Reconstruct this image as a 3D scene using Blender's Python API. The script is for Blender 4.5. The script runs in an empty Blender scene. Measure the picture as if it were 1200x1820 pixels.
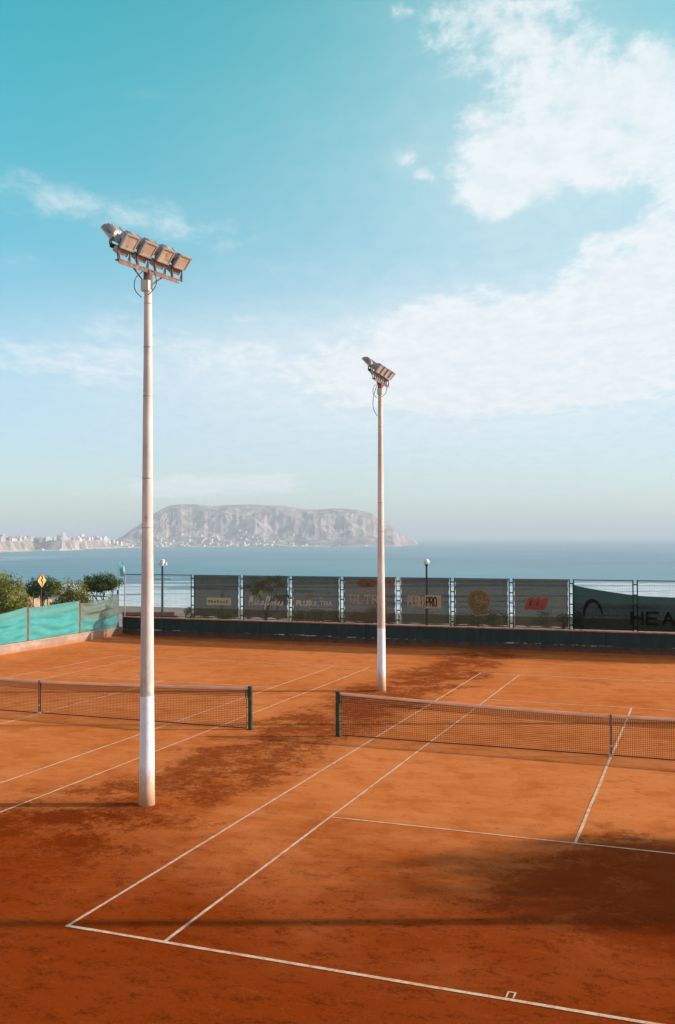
import bpy, bmesh, math, random
from math import radians as R, sin, cos, pi
from mathutils import Vector, Matrix, noise
random.seed(7)
S = bpy.context.scene
COL = S.collection

# ------------------------------------------------------------------ camera
CAM = Vector((7.43719, -22.02523, 4.81205))
F, YAW, PITCH, ROLL = 1717.5, -0.36212, 0.02641, -0.003
fw = Vector((sin(YAW)*cos(PITCH), cos(YAW)*cos(PITCH), sin(PITCH)))
r0 = Vector((cos(YAW), -sin(YAW), 0)); u0 = r0.cross(fw)
rt = cos(ROLL)*r0 + sin(ROLL)*u0; up = -sin(ROLL)*r0 + cos(ROLL)*u0
cd = bpy.data.cameras.new('camera'); cam = bpy.data.objects.new('camera', cd); COL.objects.link(cam)
m = Matrix((rt, up, -fw)).transposed().to_4x4(); m.translation = CAM
cam.matrix_world = m
cd.sensor_fit = 'VERTICAL'; cd.sensor_height = 36; cd.lens = F/1820*36
cd.clip_start = .1; cd.clip_end = 200000
S.camera = cam

# ------------------------------------------------------------------ sun and sky
SUN_EL, SUN_ANG = 19.0, 21.0           # elevation; heading of the sun counted from +x towards +y
SUN_STRENGTH, SKY_STRENGTH = 4.4, 0.13
S.view_settings.view_transform = 'Standard'; S.view_settings.look = 'None'
S.view_settings.exposure = 0.38; S.view_settings.gamma = 1
sd = Vector((cos(R(SUN_EL))*cos(R(SUN_ANG)), cos(R(SUN_EL))*sin(R(SUN_ANG)), sin(R(SUN_EL))))
sl = bpy.data.lights.new('sun', 'SUN'); sl.energy = SUN_STRENGTH; sl.angle = R(.8); sl.color = (1, .925, .83)
so = bpy.data.objects.new('sun', sl); COL.objects.link(so); so.rotation_euler = sd.to_track_quat('Z', 'Y').to_euler()


class NT:
    """small node-graph helper"""
    def __init__(s, tree): s.t = tree; s.n = tree.nodes; s.l = tree.links
    def node(s, kind, **kw):
        n = s.n.new(kind)
        for k, v in kw.items(): setattr(n, k, v)
        return n
    def put(s, inp, v):
        if isinstance(v, bpy.types.NodeSocket): s.l.new(v, inp)
        elif isinstance(v, (tuple, list)): inp.default_value = tuple(v) + ((1,) if len(v) == 3 and len(inp.default_value) == 4 else ())
        else: inp.default_value = v
    def m(s, op, a, b=None, c=None, clamp=False):
        n = s.node('ShaderNodeMath', operation=op, use_clamp=clamp); s.put(n.inputs[0], a)
        if b is not None: s.put(n.inputs[1], b)
        if c is not None: s.put(n.inputs[2], c)
        return n.outputs[0]
    def vm(s, op, a, b=None):
        n = s.node('ShaderNodeVectorMath', operation=op); s.put(n.inputs[0], a)
        if b is not None: s.put(n.inputs[1], b)
        return n.outputs['Value'] if op in ('DOT_PRODUCT', 'LENGTH') else n.outputs[0]
    def mix(s, f, a, b, blend='MIX'):
        n = s.node('ShaderNodeMix', data_type='RGBA', blend_type=blend)
        s.put(n.inputs[0], f); s.put(n.inputs[6], a); s.put(n.inputs[7], b); return n.outputs[2]
    def noise(s, v, scale, detail=4, rough=.55, dist=0, col=False):
        n = s.node('ShaderNodeTexNoise'); s.put(n.inputs['Vector'], v); n.inputs['Scale'].default_value = scale
        n.inputs['Detail'].default_value = detail; n.inputs['Roughness'].default_value = rough; n.inputs['Distortion'].default_value = dist
        return n.outputs['Color'] if col else n.outputs[0]
    def step(s, v, a, b, lo=0., hi=1.):
        n = s.node('ShaderNodeMapRange', interpolation_type='SMOOTHSTEP'); s.put(n.inputs[0], v)
        n.inputs[1].default_value = a; n.inputs[2].default_value = b; n.inputs[3].default_value = lo; n.inputs[4].default_value = hi
        return n.outputs[0]
    def map(s, v, scale=(1, 1, 1), rot=(0, 0, 0), loc=(0, 0, 0)):
        n = s.node('ShaderNodeMapping'); s.put(n.inputs[0], v); n.inputs['Scale'].default_value = scale
        n.inputs['Rotation'].default_value = rot; n.inputs['Location'].default_value = loc; return n.outputs[0]
    def sep(s, v): n = s.node('ShaderNodeSeparateXYZ'); s.put(n.inputs[0], v); return n.outputs
    def comb(s, x, y, z=0.):
        n = s.node('ShaderNodeCombineXYZ'); s.put(n.inputs[0], x); s.put(n.inputs[1], y); s.put(n.inputs[2], z); return n.outputs[0]


W = bpy.data.worlds.new('World'); S.world = W; W.use_nodes = True
w = NT(W.node_tree); w.n.clear()
sky = w.node('ShaderNodeTexSky', sky_type='NISHITA', sun_disc=False, sun_elevation=R(SUN_EL), sun_rotation=R(90-SUN_ANG))
sky.air_density = 1.0; sky.dust_density = .6; sky.ozone_density = 1.0
g = w.node('ShaderNodeTexCoord').outputs['Generated']
X, Y, Z = w.sep(g)[:3]
# azimuth (degrees, 0 along the view over the bay, + to the right) and elevation (degrees)
ca, sa = cos(-YAW), sin(-YAW)
fx = w.m('ADD', w.m('MULTIPLY', X, sin(YAW)), w.m('MULTIPLY', Y, cos(YAW)))
rx = w.m('ADD', w.m('MULTIPLY', X, cos(YAW)), w.m('MULTIPLY', Y, -sin(YAW)))
az = w.m('MULTIPLY', w.m('ARCTAN2', rx, fx), 180/pi)
el = w.m('MULTIPLY', w.m('ARCSINE', Z), 180/pi)


def angle_of(px, py):
    d = (fw + rt*((px-600)/F) - up*((py-910)/F)).normalized()
    a = math.degrees(math.atan2(d.dot(r0), d.dot(Vector((sin(YAW), cos(YAW), 0)))))
    return a, math.degrees(math.asin(d.z))


def blob(px, py, wx, wy, tilt=0., amp=1.):
    a, e = angle_of(px, py); wx = wx/F*57.3; wy = wy/F*57.3
    dx = w.m('SUBTRACT', az, a); dy = w.m('SUBTRACT', el, e); c, s_ = cos(R(tilt)), sin(R(tilt))
    u = w.m('MULTIPLY', w.m('ADD', w.m('MULTIPLY', dx, c), w.m('MULTIPLY', dy, s_)), 1/wx)
    v = w.m('MULTIPLY', w.m('ADD', w.m('MULTIPLY', dx, -s_), w.m('MULTIPLY', dy, c)), 1/wy)
    q = w.m('ADD', w.m('MULTIPLY', u, u), w.m('MULTIPLY', v, v))
    return w.m('MULTIPLY', w.m('EXPONENT', w.m('MULTIPLY', q, -1)), amp)


def total(L):
    t = L[0]
    for b in L[1:]: t = w.m('ADD', t, b)
    return t


# cloud layer: noise on a plane high above, so that it foreshortens towards the horizon
zz = w.m('ADD', w.m('MAXIMUM', Z, 0), .16)
pl = w.comb(w.m('DIVIDE', rx, zz), w.m('DIVIDE', fx, zz), 0.)
wn = w.noise(pl, 1.6, 3, .5, col=True)
warp = w.vm('ADD', pl, w.vm('MULTIPLY', w.vm('SUBTRACT', wn, (.5, .5, .5)), (.13, .13, 0)))
n1 = w.noise(w.map(warp, scale=(3.6, 2.6, 1), loc=(1.3, .4, 0)), 1, 10, .66)
n2 = w.noise(w.map(warp, scale=(15, 11, 1), loc=(3, 7, 0), rot=(0, 0, .25)), 1, 6, .68)
fb = w.m('ADD', w.m('MULTIPLY', n1, .66), w.m('MULTIPLY', n2, .34))
dense = total([blob(960, 610, 300, 95, 6, 1.15), blob(1190, 470, 130, 110, 20, .80), blob(905, 300, 135, 78, 0, .66), blob(885, 370, 60, 50, 0, .40), blob(1060, 310, 90, 50, 0, .45),
               blob(1000, 160, 220, 90, 0, .56), blob(1180, 160, 110, 80, 0, .45), blob(910, 65, 190, 50, 0, .50), blob(930, 0, 300, 30, 0, .40), blob(1230, 290, 90, 60, 0, .6), blob(1050, 430, 45, 30, 0, .35), blob(718, 279, 36, 22, 0, .50), blob(745, 312, 26, 14, 0, .38),
               blob(900, 690, 420, 50, 0, .60), blob(730, 570, 120, 40, 14, .50), blob(620, 640, 200, 40, 0, .35)])
thin = total([blob(110, 355, 190, 42, -8, .42), blob(300, 400, 130, 45, -6, .40), blob(520, 472, 110, 22, 0, .26), blob(445, 563, 50, 12, 0, .3),
              blob(360, 640, 360, 60, 0, .42), blob(0, 640, 220, 50, 0, .28), blob(255, 167, 40, 8, 0, .30), blob(20, 462, 60, 18, 0, .30), blob(185, 580, 60, 26, 0, .24),
              blob(330, 864, 125, 20, 3, 1.05), blob(485, 858, 48, 15, 0, 1.0), blob(145, 870, 40, 14, 0, .22), blob(610, 880, 200, 24, 0, .2)])
off_ = w.m('MAXIMUM', w.step(w.m('ABSOLUTE', az), 32, 60), w.step(el, 36, 52))      # unseen broken cloud added outside the view for neutral fill light
c1 = w.m('MULTIPLY', w.step(w.m('ADD', fb, w.m('MULTIPLY', w.m('SUBTRACT', w.m('ADD', w.m('MINIMUM', dense, 1.25), w.m('MULTIPLY', off_, .46)), .5), .50)), .455, .615), .88)
c2 = w.m('MULTIPLY', w.step(w.m('ADD', fb, w.m('MULTIPLY', w.m('SUBTRACT', thin, .5), .5)), .36, .62), .60)
cl = w.m('MAXIMUM', c1, c2)
haze_sky = total([blob(1050, 400, 420, 420, 0, .62), blob(900, 680, 700, 130, 0, .60), blob(420, 640, 520, 120, 0, .50), blob(600, 820, 900, 120, 0, .40), blob(640, 380, 420, 300, 0, .22)])
veil = w.m('ADD', w.m('MULTIPLY', w.m('MINIMUM', w.m('ADD', dense, w.m('MULTIPLY', thin, .5)), 1.), .22), w.m('MULTIPLY', haze_sky, .60))
veil = w.m('MINIMUM', veil, .7)
cl = w.m('SUBTRACT', 1., w.m('MULTIPLY', w.m('SUBTRACT', 1., w.m('MULTIPLY', cl, .92)), w.m('SUBTRACT', 1., veil)))
cl = w.m('MULTIPLY', cl, w.step(Z, -.01, .03))
elev_t = w.step(el, 2, 30)
tint = w.mix(elev_t, (.78, .95, 1.15), (.24, 1.56, 1.19))
tint = w.mix(off_, tint, (1.12, 1.06, .98))  # neutral tint added outside the view to balance the fill light
base = w.mix(1.0, sky.outputs[0], tint, 'MULTIPLY')
cloudcol = w.mix(w.step(n2, .35, .65), (5.0, 5.4, 5.65), (5.7, 5.85, 6.0))
cloudcol = w.mix(off_, cloudcol, (6.0, 5.85, 5.7))
skyc = w.mix(cl, base, cloudcol)
bg = w.node('ShaderNodeBackground'); w.put(bg.inputs[0], skyc); bg.inputs[1].default_value = SKY_STRENGTH
w.l.new(bg.outputs[0], w.node('ShaderNodeOutputWorld').inputs[0])

# ------------------------------------------------------------------ helpers
SEA = -65.19


def ground_at(px, py, z=0.):
    d = fw + rt*((px-600)/F) - up*((py-910)/F)
    return CAM + d*((z-CAM.z)/d.z)


def heading(px):       # horizontal unit vector of the bearing seen at px near the horizon
    d = fw + rt*((px-600)/F) - up*((955-910)/F); d.z = 0; return d.normalized()


def fdist(px, dist, z=0.):     # point at a distance counted straight ahead
    h = heading(px); k = dist/h.dot(Vector((sin(YAW), cos(YAW), 0)))
    return Vector((CAM.x+h.x*k, CAM.y+h.y*k, z))


def zof(py, dist):             # height that shows at row py at that distance
    return CAM.z - (py-955.3)/F*dist


def px_on_y(px, y):            # x where the bearing px crosses the line y = const
    h = heading(px); return CAM.x + h.x*(y-CAM.y)/h.y


def px_on_x(px, x):
    h = heading(px); return CAM.y + h.y*(x-CAM.x)/h.x


def mat(name, color=(.5, .5, .5), rough=.7, metal=0., var=.12, vscale=6., bump=0., bscale=40., spec=.4, dirt=None):
    M = bpy.data.materials.new(name); M.use_nodes = True; t = NT(M.node_tree)
    b = t.n['Principled BSDF']; tc = t.node('ShaderNodeTexCoord').outputs['Object']
    n = t.noise(tc, vscale, 5, .6)
    c = t.mix(t.step(n, .3, .7), tuple(x*(1-var) for x in color), tuple(min(1, x*(1+var)) for x in color))
    if dirt:
        dn = t.step(t.noise(tc, dirt[1], 6, .7), dirt[2], dirt[2]+.12); c = t.mix(dn, c, dirt[0])
    t.put(b.inputs['Base Color'], c); b.inputs['Roughness'].default_value = rough; b.inputs['Metallic'].default_value = metal
    b.inputs['Specular IOR Level'].default_value = spec
    if bump:
        bn = t.node('ShaderNodeBump'); bn.inputs['Strength'].default_value = bump; bn.inputs['Distance'].default_value = .02
        t.put(bn.inputs['Height'], t.noise(tc, bscale, 4)); t.put(b.inputs['Normal'], bn.outputs[0])
    return M


def fabric(name, color, transp, trans_w=.4, color2=None, split=None):
    """woven shade net: partly see-through, lets light through from behind"""
    M = bpy.data.materials.new(name); M.use_nodes = True; t = NT(M.node_tree); t.n.remove(t.n['Principled BSDF'])
    tc = t.node('ShaderNodeTexCoord').outputs['Object']
    c = t.mix(t.step(t.noise(t.map(tc, scale=(.6, .6, 2.6)), 2.2, 6, .65), .3, .75), tuple(x*.86 for x in color), tuple(x*1.12 for x in color))
    if color2:
        z = t.sep(tc)[2]; f = t.step(t.m('ADD', z, t.m('MULTIPLY', t.noise(tc, 1.2, 3), .4)), split-.08, split+.14)
        c = t.mix(f, c, color2)
    d = t.node('ShaderNodeBsdfDiffuse'); t.put(d.inputs[0], c); tl = t.node('ShaderNodeBsdfTranslucent'); t.put(tl.inputs[0], c)
    a = t.node('ShaderNodeMixShader'); a.inputs[0].default_value = trans_w; t.l.new(d.outputs[0], a.inputs[1]); t.l.new(tl.outputs[0], a.inputs[2])
    tr = t.node('ShaderNodeBsdfTransparent'); b = t.node('ShaderNodeMixShader')
    t.put(b.inputs[0], t.step(t.noise(tc, 60, 2), .3, .7, max(0, transp-.04), transp+.04))
    t.l.new(a.outputs[0], b.inputs[1]); t.l.new(tr.outputs[0], b.inputs[2]); t.l.new(b.outputs[0], t.n['Material Output'].inputs[0])
    return M


class MB:
    """collects shapes and links them as ONE mesh object"""
    def __init__(s): s.v = []; s.f = []
    def quad(s, *p):
        k = len(s.v); s.v += [Vector(q) for q in p]; s.f.append(tuple(range(k, k+len(p))))
    def box(s, c, size, rot=None, taper=1.):
        k = len(s.v); hx, hy, hz = size[0]/2, size[1]/2, size[2]/2
        for dz in (-1, 1):
            q = taper if dz > 0 else 1
            for dx, dy in ((-1, -1), (1, -1), (1, 1), (-1, 1)):
                p = Vector((dx*hx*q, dy*hy*q, dz*hz)); p = rot @ p if rot is not None else p
                s.v.append(p+Vector(c))
        s.f += [tuple(k+i for i in q) for q in ((3, 2, 1, 0), (4, 5, 6, 7), (0, 1, 5, 4), (1, 2, 6, 5), (2, 3, 7, 6), (3, 0, 4, 7))]
    def tube(s, pts, r, n=8, r2=None, cap=True):
        pts = [Vector(p) for p in pts]; k0 = len(s.v); N = len(pts)
        for i, p in enumerate(pts):
            t = (pts[min(i+1, N-1)]-pts[max(i-1, 0)]).normalized()
            a = t.cross(Vector((0, 0, 1)) if abs(t.z) < .9 else Vector((1, 0, 0))).normalized(); b = t.cross(a)
            rr = r[i] if isinstance(r, (list, tuple)) else (r if r2 is None else r+(r2-r)*i/(N-1))
            for j in range(n): s.v.append(p+(a*cos(2*pi*j/n)+b*sin(2*pi*j/n))*rr)
        for i in range(N-1):
            for j in range(n):
                s.f.append((k0+i*n+j, k0+i*n+(j+1) % n, k0+(i+1)*n+(j+1) % n, k0+(i+1)*n+j))
        if cap:
            s.f.append(tuple(k0+j for j in reversed(range(n)))); s.f.append(tuple(k0+(N-1)*n+j for j in range(n)))
    def cable(s, pts, r, n=5, sub=6):
        P_ = [Vector(p) for p in pts]; out = []
        for i in range(len(P_)-1):
            a, b, c, d = P_[max(i-1, 0)], P_[i], P_[i+1], P_[min(i+2, len(P_)-1)]
            for k in range(sub):
                t = k/sub; out.append(.5*((2*b)+(c-a)*t+(2*a-5*b+4*c-d)*t*t+(3*b-a-3*c+d)*t**3))
        s.tube(out+[P_[-1]], r, n)
    def sphere(s, c, r, n=12, sz=1.):
        k = len(s.v); c = Vector(c); h = n//2
        for i in range(h+1):
            for j in range(n):
                a, b = pi*i/h, 2*pi*j/n
                s.v.append(c+Vector((r*sin(a)*cos(b), r*sin(a)*sin(b), r*cos(a)*sz)))
        for i in range(h):
            for j in range(n): s.f.append((k+i*n+j, k+(i+1)*n+j, k+(i+1)*n+(j+1) % n, k+i*n+(j+1) % n))
    def build(s, name, m, parent=None, smooth=False, bevel=0.):
        me = bpy.data.meshes.new(name); me.from_pydata(s.v, [], s.f); me.update(); me.materials.append(m)
        if smooth:
            for p in me.polygons: p.use_smooth = True
        o = bpy.data.objects.new(name, me); COL.objects.link(o)
        if bevel:
            md = o.modifiers.new('bevel', 'BEVEL'); md.width = bevel; md.segments = 2; md.limit_method = 'ANGLE'
        if parent: o.parent = parent
        return o


def tag(o, label=None, cat=None, group=None, kind=None):
    if label: o['label'] = label
    if cat: o['category'] = cat
    if group: o['group'] = group
    if kind: o['kind'] = kind
    return o


def empty(name, loc, rz=0., **kw):
    o = bpy.data.objects.new(name, None); COL.objects.link(o); o.location = loc; o.rotation_euler = (0, 0, rz)
    o.empty_display_size = .2; return tag(o, **kw)


CHILD = {}
def copy_tree(o, parent=None):
    c = o.copy(); COL.objects.link(c)
    if parent: c.parent = parent
    for ch in list(o.children): copy_tree(ch, c)
    return c


# ------------------------------------------------------------------ clay and the land
def clay_material():
    M = bpy.data.materials.new('clay'); M.use_nodes = True; t = NT(M.node_tree); b = t.n['Principled BSDF']
    P = t.node('ShaderNodeNewGeometry').outputs['Position']; x, y, z = t.sep(P)[:3]
    rot = (0, 0, R(-20.5))      # drag brooming runs across the slope
    big = t.noise(P, .22, 5, .6); mid = t.noise(P, 1.3, 6, .65)
    streak = t.noise(t.map(P, scale=(.7, 1.8, 1), rot=rot), 1.3, 8, .68)
    fine = t.noise(P, 16, 6, .78); grain = t.noise(P, 90, 2, .7); crumb = t.noise(P, 6.5, 10, .86); crumb2 = t.noise(P, 21, 6, .85)
    c = t.mix(t.step(big, .3, .7), (.58, .145, .030), (.72, .215, .060))
    c = t.mix(t.m('MULTIPLY', t.step(streak, .40, .64), .55), c, (.74, .25, .085))
    c = t.mix(t.m('MULTIPLY', t.step(mid, .50, .66), .55), c, (.50, .115, .022))
    # foot drags: long thin curved scuffs
    dr = t.m('ABSOLUTE', t.m('SUBTRACT', t.noise(t.map(P, scale=(1, 1.3, 1)), 1.1, 3, .6, 1.2), .5))
    drag = t.m('MULTIPLY', t.m('SUBTRACT', 1., t.step(dr, .002, .012)), t.step(crumb, .48, .62))
    c = t.mix(t.m('MULTIPLY', drag, .5), c, (.40, .085, .016))
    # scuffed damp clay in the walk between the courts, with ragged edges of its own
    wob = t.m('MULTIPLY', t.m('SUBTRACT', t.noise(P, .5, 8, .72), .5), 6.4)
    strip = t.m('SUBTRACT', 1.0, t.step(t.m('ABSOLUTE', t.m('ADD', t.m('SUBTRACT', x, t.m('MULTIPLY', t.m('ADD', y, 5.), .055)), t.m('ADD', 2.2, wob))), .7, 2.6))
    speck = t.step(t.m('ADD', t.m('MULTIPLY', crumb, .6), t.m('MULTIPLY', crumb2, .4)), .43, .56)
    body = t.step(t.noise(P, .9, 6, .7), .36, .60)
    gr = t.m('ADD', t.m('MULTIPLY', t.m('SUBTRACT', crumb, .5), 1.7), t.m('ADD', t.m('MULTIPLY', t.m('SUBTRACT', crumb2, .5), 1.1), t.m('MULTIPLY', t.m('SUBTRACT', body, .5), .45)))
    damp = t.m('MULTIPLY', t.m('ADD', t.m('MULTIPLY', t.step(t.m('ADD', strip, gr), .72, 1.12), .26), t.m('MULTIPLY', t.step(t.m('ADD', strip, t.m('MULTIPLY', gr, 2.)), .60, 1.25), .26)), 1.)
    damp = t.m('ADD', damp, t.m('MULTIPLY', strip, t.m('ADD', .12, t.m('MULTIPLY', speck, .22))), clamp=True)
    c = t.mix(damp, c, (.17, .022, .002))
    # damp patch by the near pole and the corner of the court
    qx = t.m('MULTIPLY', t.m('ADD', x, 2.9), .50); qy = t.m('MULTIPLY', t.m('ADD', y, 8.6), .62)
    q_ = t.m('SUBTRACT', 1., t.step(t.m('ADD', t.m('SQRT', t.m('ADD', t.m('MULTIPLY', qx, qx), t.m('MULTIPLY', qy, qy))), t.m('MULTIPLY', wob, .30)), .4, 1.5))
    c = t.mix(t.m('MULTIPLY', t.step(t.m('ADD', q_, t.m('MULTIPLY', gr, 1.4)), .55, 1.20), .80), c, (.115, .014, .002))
    # foreground vignette put into the clay colour, thinning out up the court
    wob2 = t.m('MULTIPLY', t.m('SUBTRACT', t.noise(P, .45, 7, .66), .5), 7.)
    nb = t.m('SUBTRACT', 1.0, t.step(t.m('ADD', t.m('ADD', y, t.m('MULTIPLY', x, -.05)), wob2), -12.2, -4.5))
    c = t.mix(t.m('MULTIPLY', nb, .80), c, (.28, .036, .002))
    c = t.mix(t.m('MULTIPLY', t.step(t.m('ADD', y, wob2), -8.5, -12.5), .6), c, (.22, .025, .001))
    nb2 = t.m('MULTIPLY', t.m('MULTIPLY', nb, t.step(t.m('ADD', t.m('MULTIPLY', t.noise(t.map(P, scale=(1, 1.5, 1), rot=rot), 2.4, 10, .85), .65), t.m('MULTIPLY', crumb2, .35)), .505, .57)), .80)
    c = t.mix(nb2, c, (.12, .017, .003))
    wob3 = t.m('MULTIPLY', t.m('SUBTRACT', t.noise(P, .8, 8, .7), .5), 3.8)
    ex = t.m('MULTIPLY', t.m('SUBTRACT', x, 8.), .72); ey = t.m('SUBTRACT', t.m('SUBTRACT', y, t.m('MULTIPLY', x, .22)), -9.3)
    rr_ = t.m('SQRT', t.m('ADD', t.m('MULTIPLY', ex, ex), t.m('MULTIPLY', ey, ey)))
    tree_shade = t.m('SUBTRACT', 1., t.step(t.m('ADD', rr_, wob3), 1.8, 3.6))  # tree's cast shade deepened in the clay colour, with damp speckle
    c = t.mix(t.m('ADD', t.m('MULTIPLY', tree_shade, .35), t.m('MULTIPLY', t.step(t.m('ADD', tree_shade, gr), .5, 1.0), .5)), c, (.18, .023, .003))
    # scattered scuff marks and crumbs
    sc = t.m('MULTIPLY', t.step(t.m('ADD', t.m('MULTIPLY', t.noise(t.map(P, scale=(.8, 1.8, 1), rot=rot), 3.0, 9, .8), .7), t.m('MULTIPLY', crumb2, .3)), .55, .60), .70)
    c = t.mix(sc, c, (.37, .072, .012))
    c = t.mix(t.m('MULTIPLY', t.step(t.noise(P, 38, 4, .8), .50, .68), .34), c, (.38, .080, .016))
    vo = t.node('ShaderNodeTexVoronoi'); t.put(vo.inputs['Vector'], t.vm('ADD', t.map(P, scale=(1, 1.4, 1), rot=rot), t.vm('MULTIPLY', t.noise(P, 9, 4, .8, col=True), (.22, .22, 0)))); vo.inputs['Scale'].default_value = 2.6
    pick = t.step(t.sep(vo.outputs['Color'])[0], .62, .66)
    mark = t.m('MULTIPLY', t.m('MULTIPLY', t.m('SUBTRACT', 1., t.step(vo.outputs['Distance'], .05, .17)), pick), t.step(crumb, .42, .55))
    c = t.mix(t.m('MULTIPLY', mark, .62), c, (.27, .042, .006))
    # redder, darker clay along the back wall
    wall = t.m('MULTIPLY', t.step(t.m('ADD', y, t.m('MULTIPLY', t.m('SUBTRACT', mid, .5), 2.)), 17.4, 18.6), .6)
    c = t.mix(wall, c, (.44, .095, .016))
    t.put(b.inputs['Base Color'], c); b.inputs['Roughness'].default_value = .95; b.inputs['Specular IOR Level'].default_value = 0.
    h = t.m('ADD', t.m('MULTIPLY', fine, .010), t.m('ADD', t.m('MULTIPLY', grain, .0016), t.m('MULTIPLY', streak, .02)))
    h = t.m('ADD', h, t.m('MULTIPLY', crumb, .007))
    h = t.m('SUBTRACT', h, t.m('MULTIPLY', mark, .008))
    h = t.m('ADD', h, t.m('MULTIPLY', t.m('MULTIPLY', strip, crumb), .012))
    bn = t.node('ShaderNodeBump'); bn.inputs['Strength'].default_value = .55; bn.inputs['Distance'].default_value = 1.; t.put(bn.inputs['Height'], h)
    t.put(b.inputs['Normal'], bn.outputs[0]); return M


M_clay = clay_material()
WX, WY = -19.5, 19.0            # inner faces of the left and the back wall
g_ = MB(); nx, ny = 90, 60
for j in range(ny):
    for i in range(nx): pass
x0, x1, y0, y1 = WX-.05, 34., -34., WY+.05
ks = [[None]*(nx+1) for _ in range(ny+1)]
for j in range(ny+1):
    for i in range(nx+1):
        x = x0+(x1-x0)*i/nx; y = y0+(y1-y0)*j/ny
        e = max(0, 1-(x-WX)/.7)*.05 + max(0, 1-(WY-y)/.6)*.05      # loose clay banked against the walls
        g_.v.append(Vector((x, y, .002+e*(.6+noise.noise(Vector((x*1.3, y*1.3, 0))))))); ks[j][i] = len(g_.v)-1
for j in range(ny):
    for i in range(nx): g_.f.append((ks[j][i], ks[j][i+1], ks[j+1][i+1], ks[j+1][i]))
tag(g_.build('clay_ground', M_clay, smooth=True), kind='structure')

# court lines
M_line = bpy.data.materials.new('line_tape'); M_line.use_nodes = True; t = NT(M_line.node_tree); b = t.n['Principled BSDF']
P = t.node('ShaderNodeNewGeometry').outputs['Position']
worn = t.m('MULTIPLY', t.step(t.m('ADD', t.m('MULTIPLY', t.noise(P, 5.5, 6, .75), .6), t.m('MULTIPLY', t.noise(P, 34, 3, .8), .4)), .42, .60), .80)
t.put(b.inputs['Base Color'], t.mix(worn, (.78, .56, .37), (.60, .19, .06))); b.inputs['Roughness'].default_value = .85


def court(xa, name):
    m_ = MB()
    def seg(xA, yA, xB, yB, wd):
        L = math.hypot(xB-xA, yB-yA); n = max(1, int(L/.35)); dx, dy = (xB-xA)/L, (yB-yA)/L; k = len(m_.v)
        for i in range(n+1):
            s = L*i/n; q = noise.noise(Vector((xA+dx*s*.7, yA+dy*s*.7, 3)))*.012; ww = wd*(.44+.12*noise.noise(Vector((s*1.7, xA, yA))))
            for sg in (-1, 1): m_.v.append(Vector((xA+dx*s-dy*(sg*ww+q), yA+dy*s+dx*(sg*ww+q), .008)))
        for i in range(n): m_.f.append((k+2*i, k+2*i+2, k+2*i+3, k+2*i+1))
    H = 11.885
    for x in (0, 1.37, 9.60, 10.97): seg(xa+x, -H+.03, xa+x, H-.03, .05)
    for y in (-H, H): seg(xa-.025, y, xa+10.995, y, .065)
    for y in (-6.4, 6.4): seg(xa+1.395, y, xa+9.575, y, .05)
    seg(xa+5.485, -6.375, xa+5.485, 6.375, .06)
    for sg in (-1, 1):       # centre mark: a short box of tape standing inside the baseline
        y = sg*(H-.04); y2 = sg*(H-.17)
        seg(xa+5.45, y, xa+5.45, y2, .02); seg(xa+5.525, y, xa+5.525, y2, .02); seg(xa+5.44, y2, xa+5.535, y2, .022)
    o = m_.build(name, M_line); tag(o, kind='structure')


court(0, 'court_lines'); court(-15.15, 'court_lines')

M_land = mat('dry_earth', (.20, .15, .095), .95, vscale=.3, var=.35, bump=.4, bscale=3)
M_pave = mat('paving', (.30, .25, .21), .9, vscale=.8, var=.15)
# the land round the courts: flat terrace, then the cliff down to the beach
lm = MB()
prof = [(-400, 0), (0, 0), (16, 0), (24, -1.5), (30, -5), (45, -22), (70, -48), (110, -62), (300, -64.6), (420, -66.5), (700, -72)]
XX = [-900, -500, -250, -140, -90, -60, -40, -30, -20, -10, 0, 10, 20, 40, 80, 200, 500, 900]
for j, (dy, z) in enumerate(prof):
    for i, x in enumerate(XX):
        q = noise.noise(Vector((x*.02, dy*.03, 0)))
        lm.v.append(Vector((x, 21.5+dy+(q*14 if z < -1 else 0)+(x*.0 if dy > 0 else 0), z-.06)))
n = len(XX)
for j in range(len(prof)-1):
    for i in range(n-1): lm.f.append((j*n+i, j*n+i+1, (j+1)*n+i+1, (j+1)*n+i))
tag(lm.build('terrain', M_land, smooth=True), kind='structure')
pv = MB(); pv.box((0, 26, -.03), (90, 9.0, .05)); tag(pv.build('footpath', M_pave), kind='structure')

# ------------------------------------------------------------------ sea
M_sea = bpy.data.materials.new('sea_water'); M_sea.use_nodes = True; t = NT(M_sea.node_tree); b = t.n['Principled BSDF']
P = t.node('ShaderNodeNewGeometry').outputs['Position']; x, y, z = t.sep(P)[:3]
rel = t.vm('SUBTRACT', P, tuple(CAM))
H0 = Vector((sin(YAW), cos(YAW), 0))
dd = t.vm('DOT_PRODUCT', rel, tuple(H0)); ll = t.vm('DOT_PRODUCT', rel, tuple(r0))     # out to sea / along the shore
# swell lines run along the shore
q = t.comb(ll, dd, 0.)
sw = t.noise(t.map(q, scale=(.0016, .010, 1)), 1., 5, .6)
chop = t.noise(t.map(q, scale=(.02, .07, 1)), 1., 6, .65); chop2 = t.noise(t.map(q, scale=(.12, .35, 1)), 1., 4, .6)
deep = t.mix(t.step(sw, .35, .65), (.045, .17, .23), (.075, .225, .28))
deep = t.mix(t.step(t.noise(q, .0007, 3), .4, .62), deep, (.10, .27, .32))
deep = t.mix(t.m('MULTIPLY', t.step(t.noise(t.map(q, scale=(.0022, .028, 1)), 1., 6, .7), .48, .62), .55), deep, (.15, .33, .38))
near = t.m('SUBTRACT', 1., t.step(dd, 1000, 2400))
deep = t.mix(t.m('MULTIPLY', near, .15), deep, (.20, .36, .38))
band = t.noise(t.map(q, scale=(.0034, .017, 1), rot=(0, 0, .05)), 1., 7, .60, .3)
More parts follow.
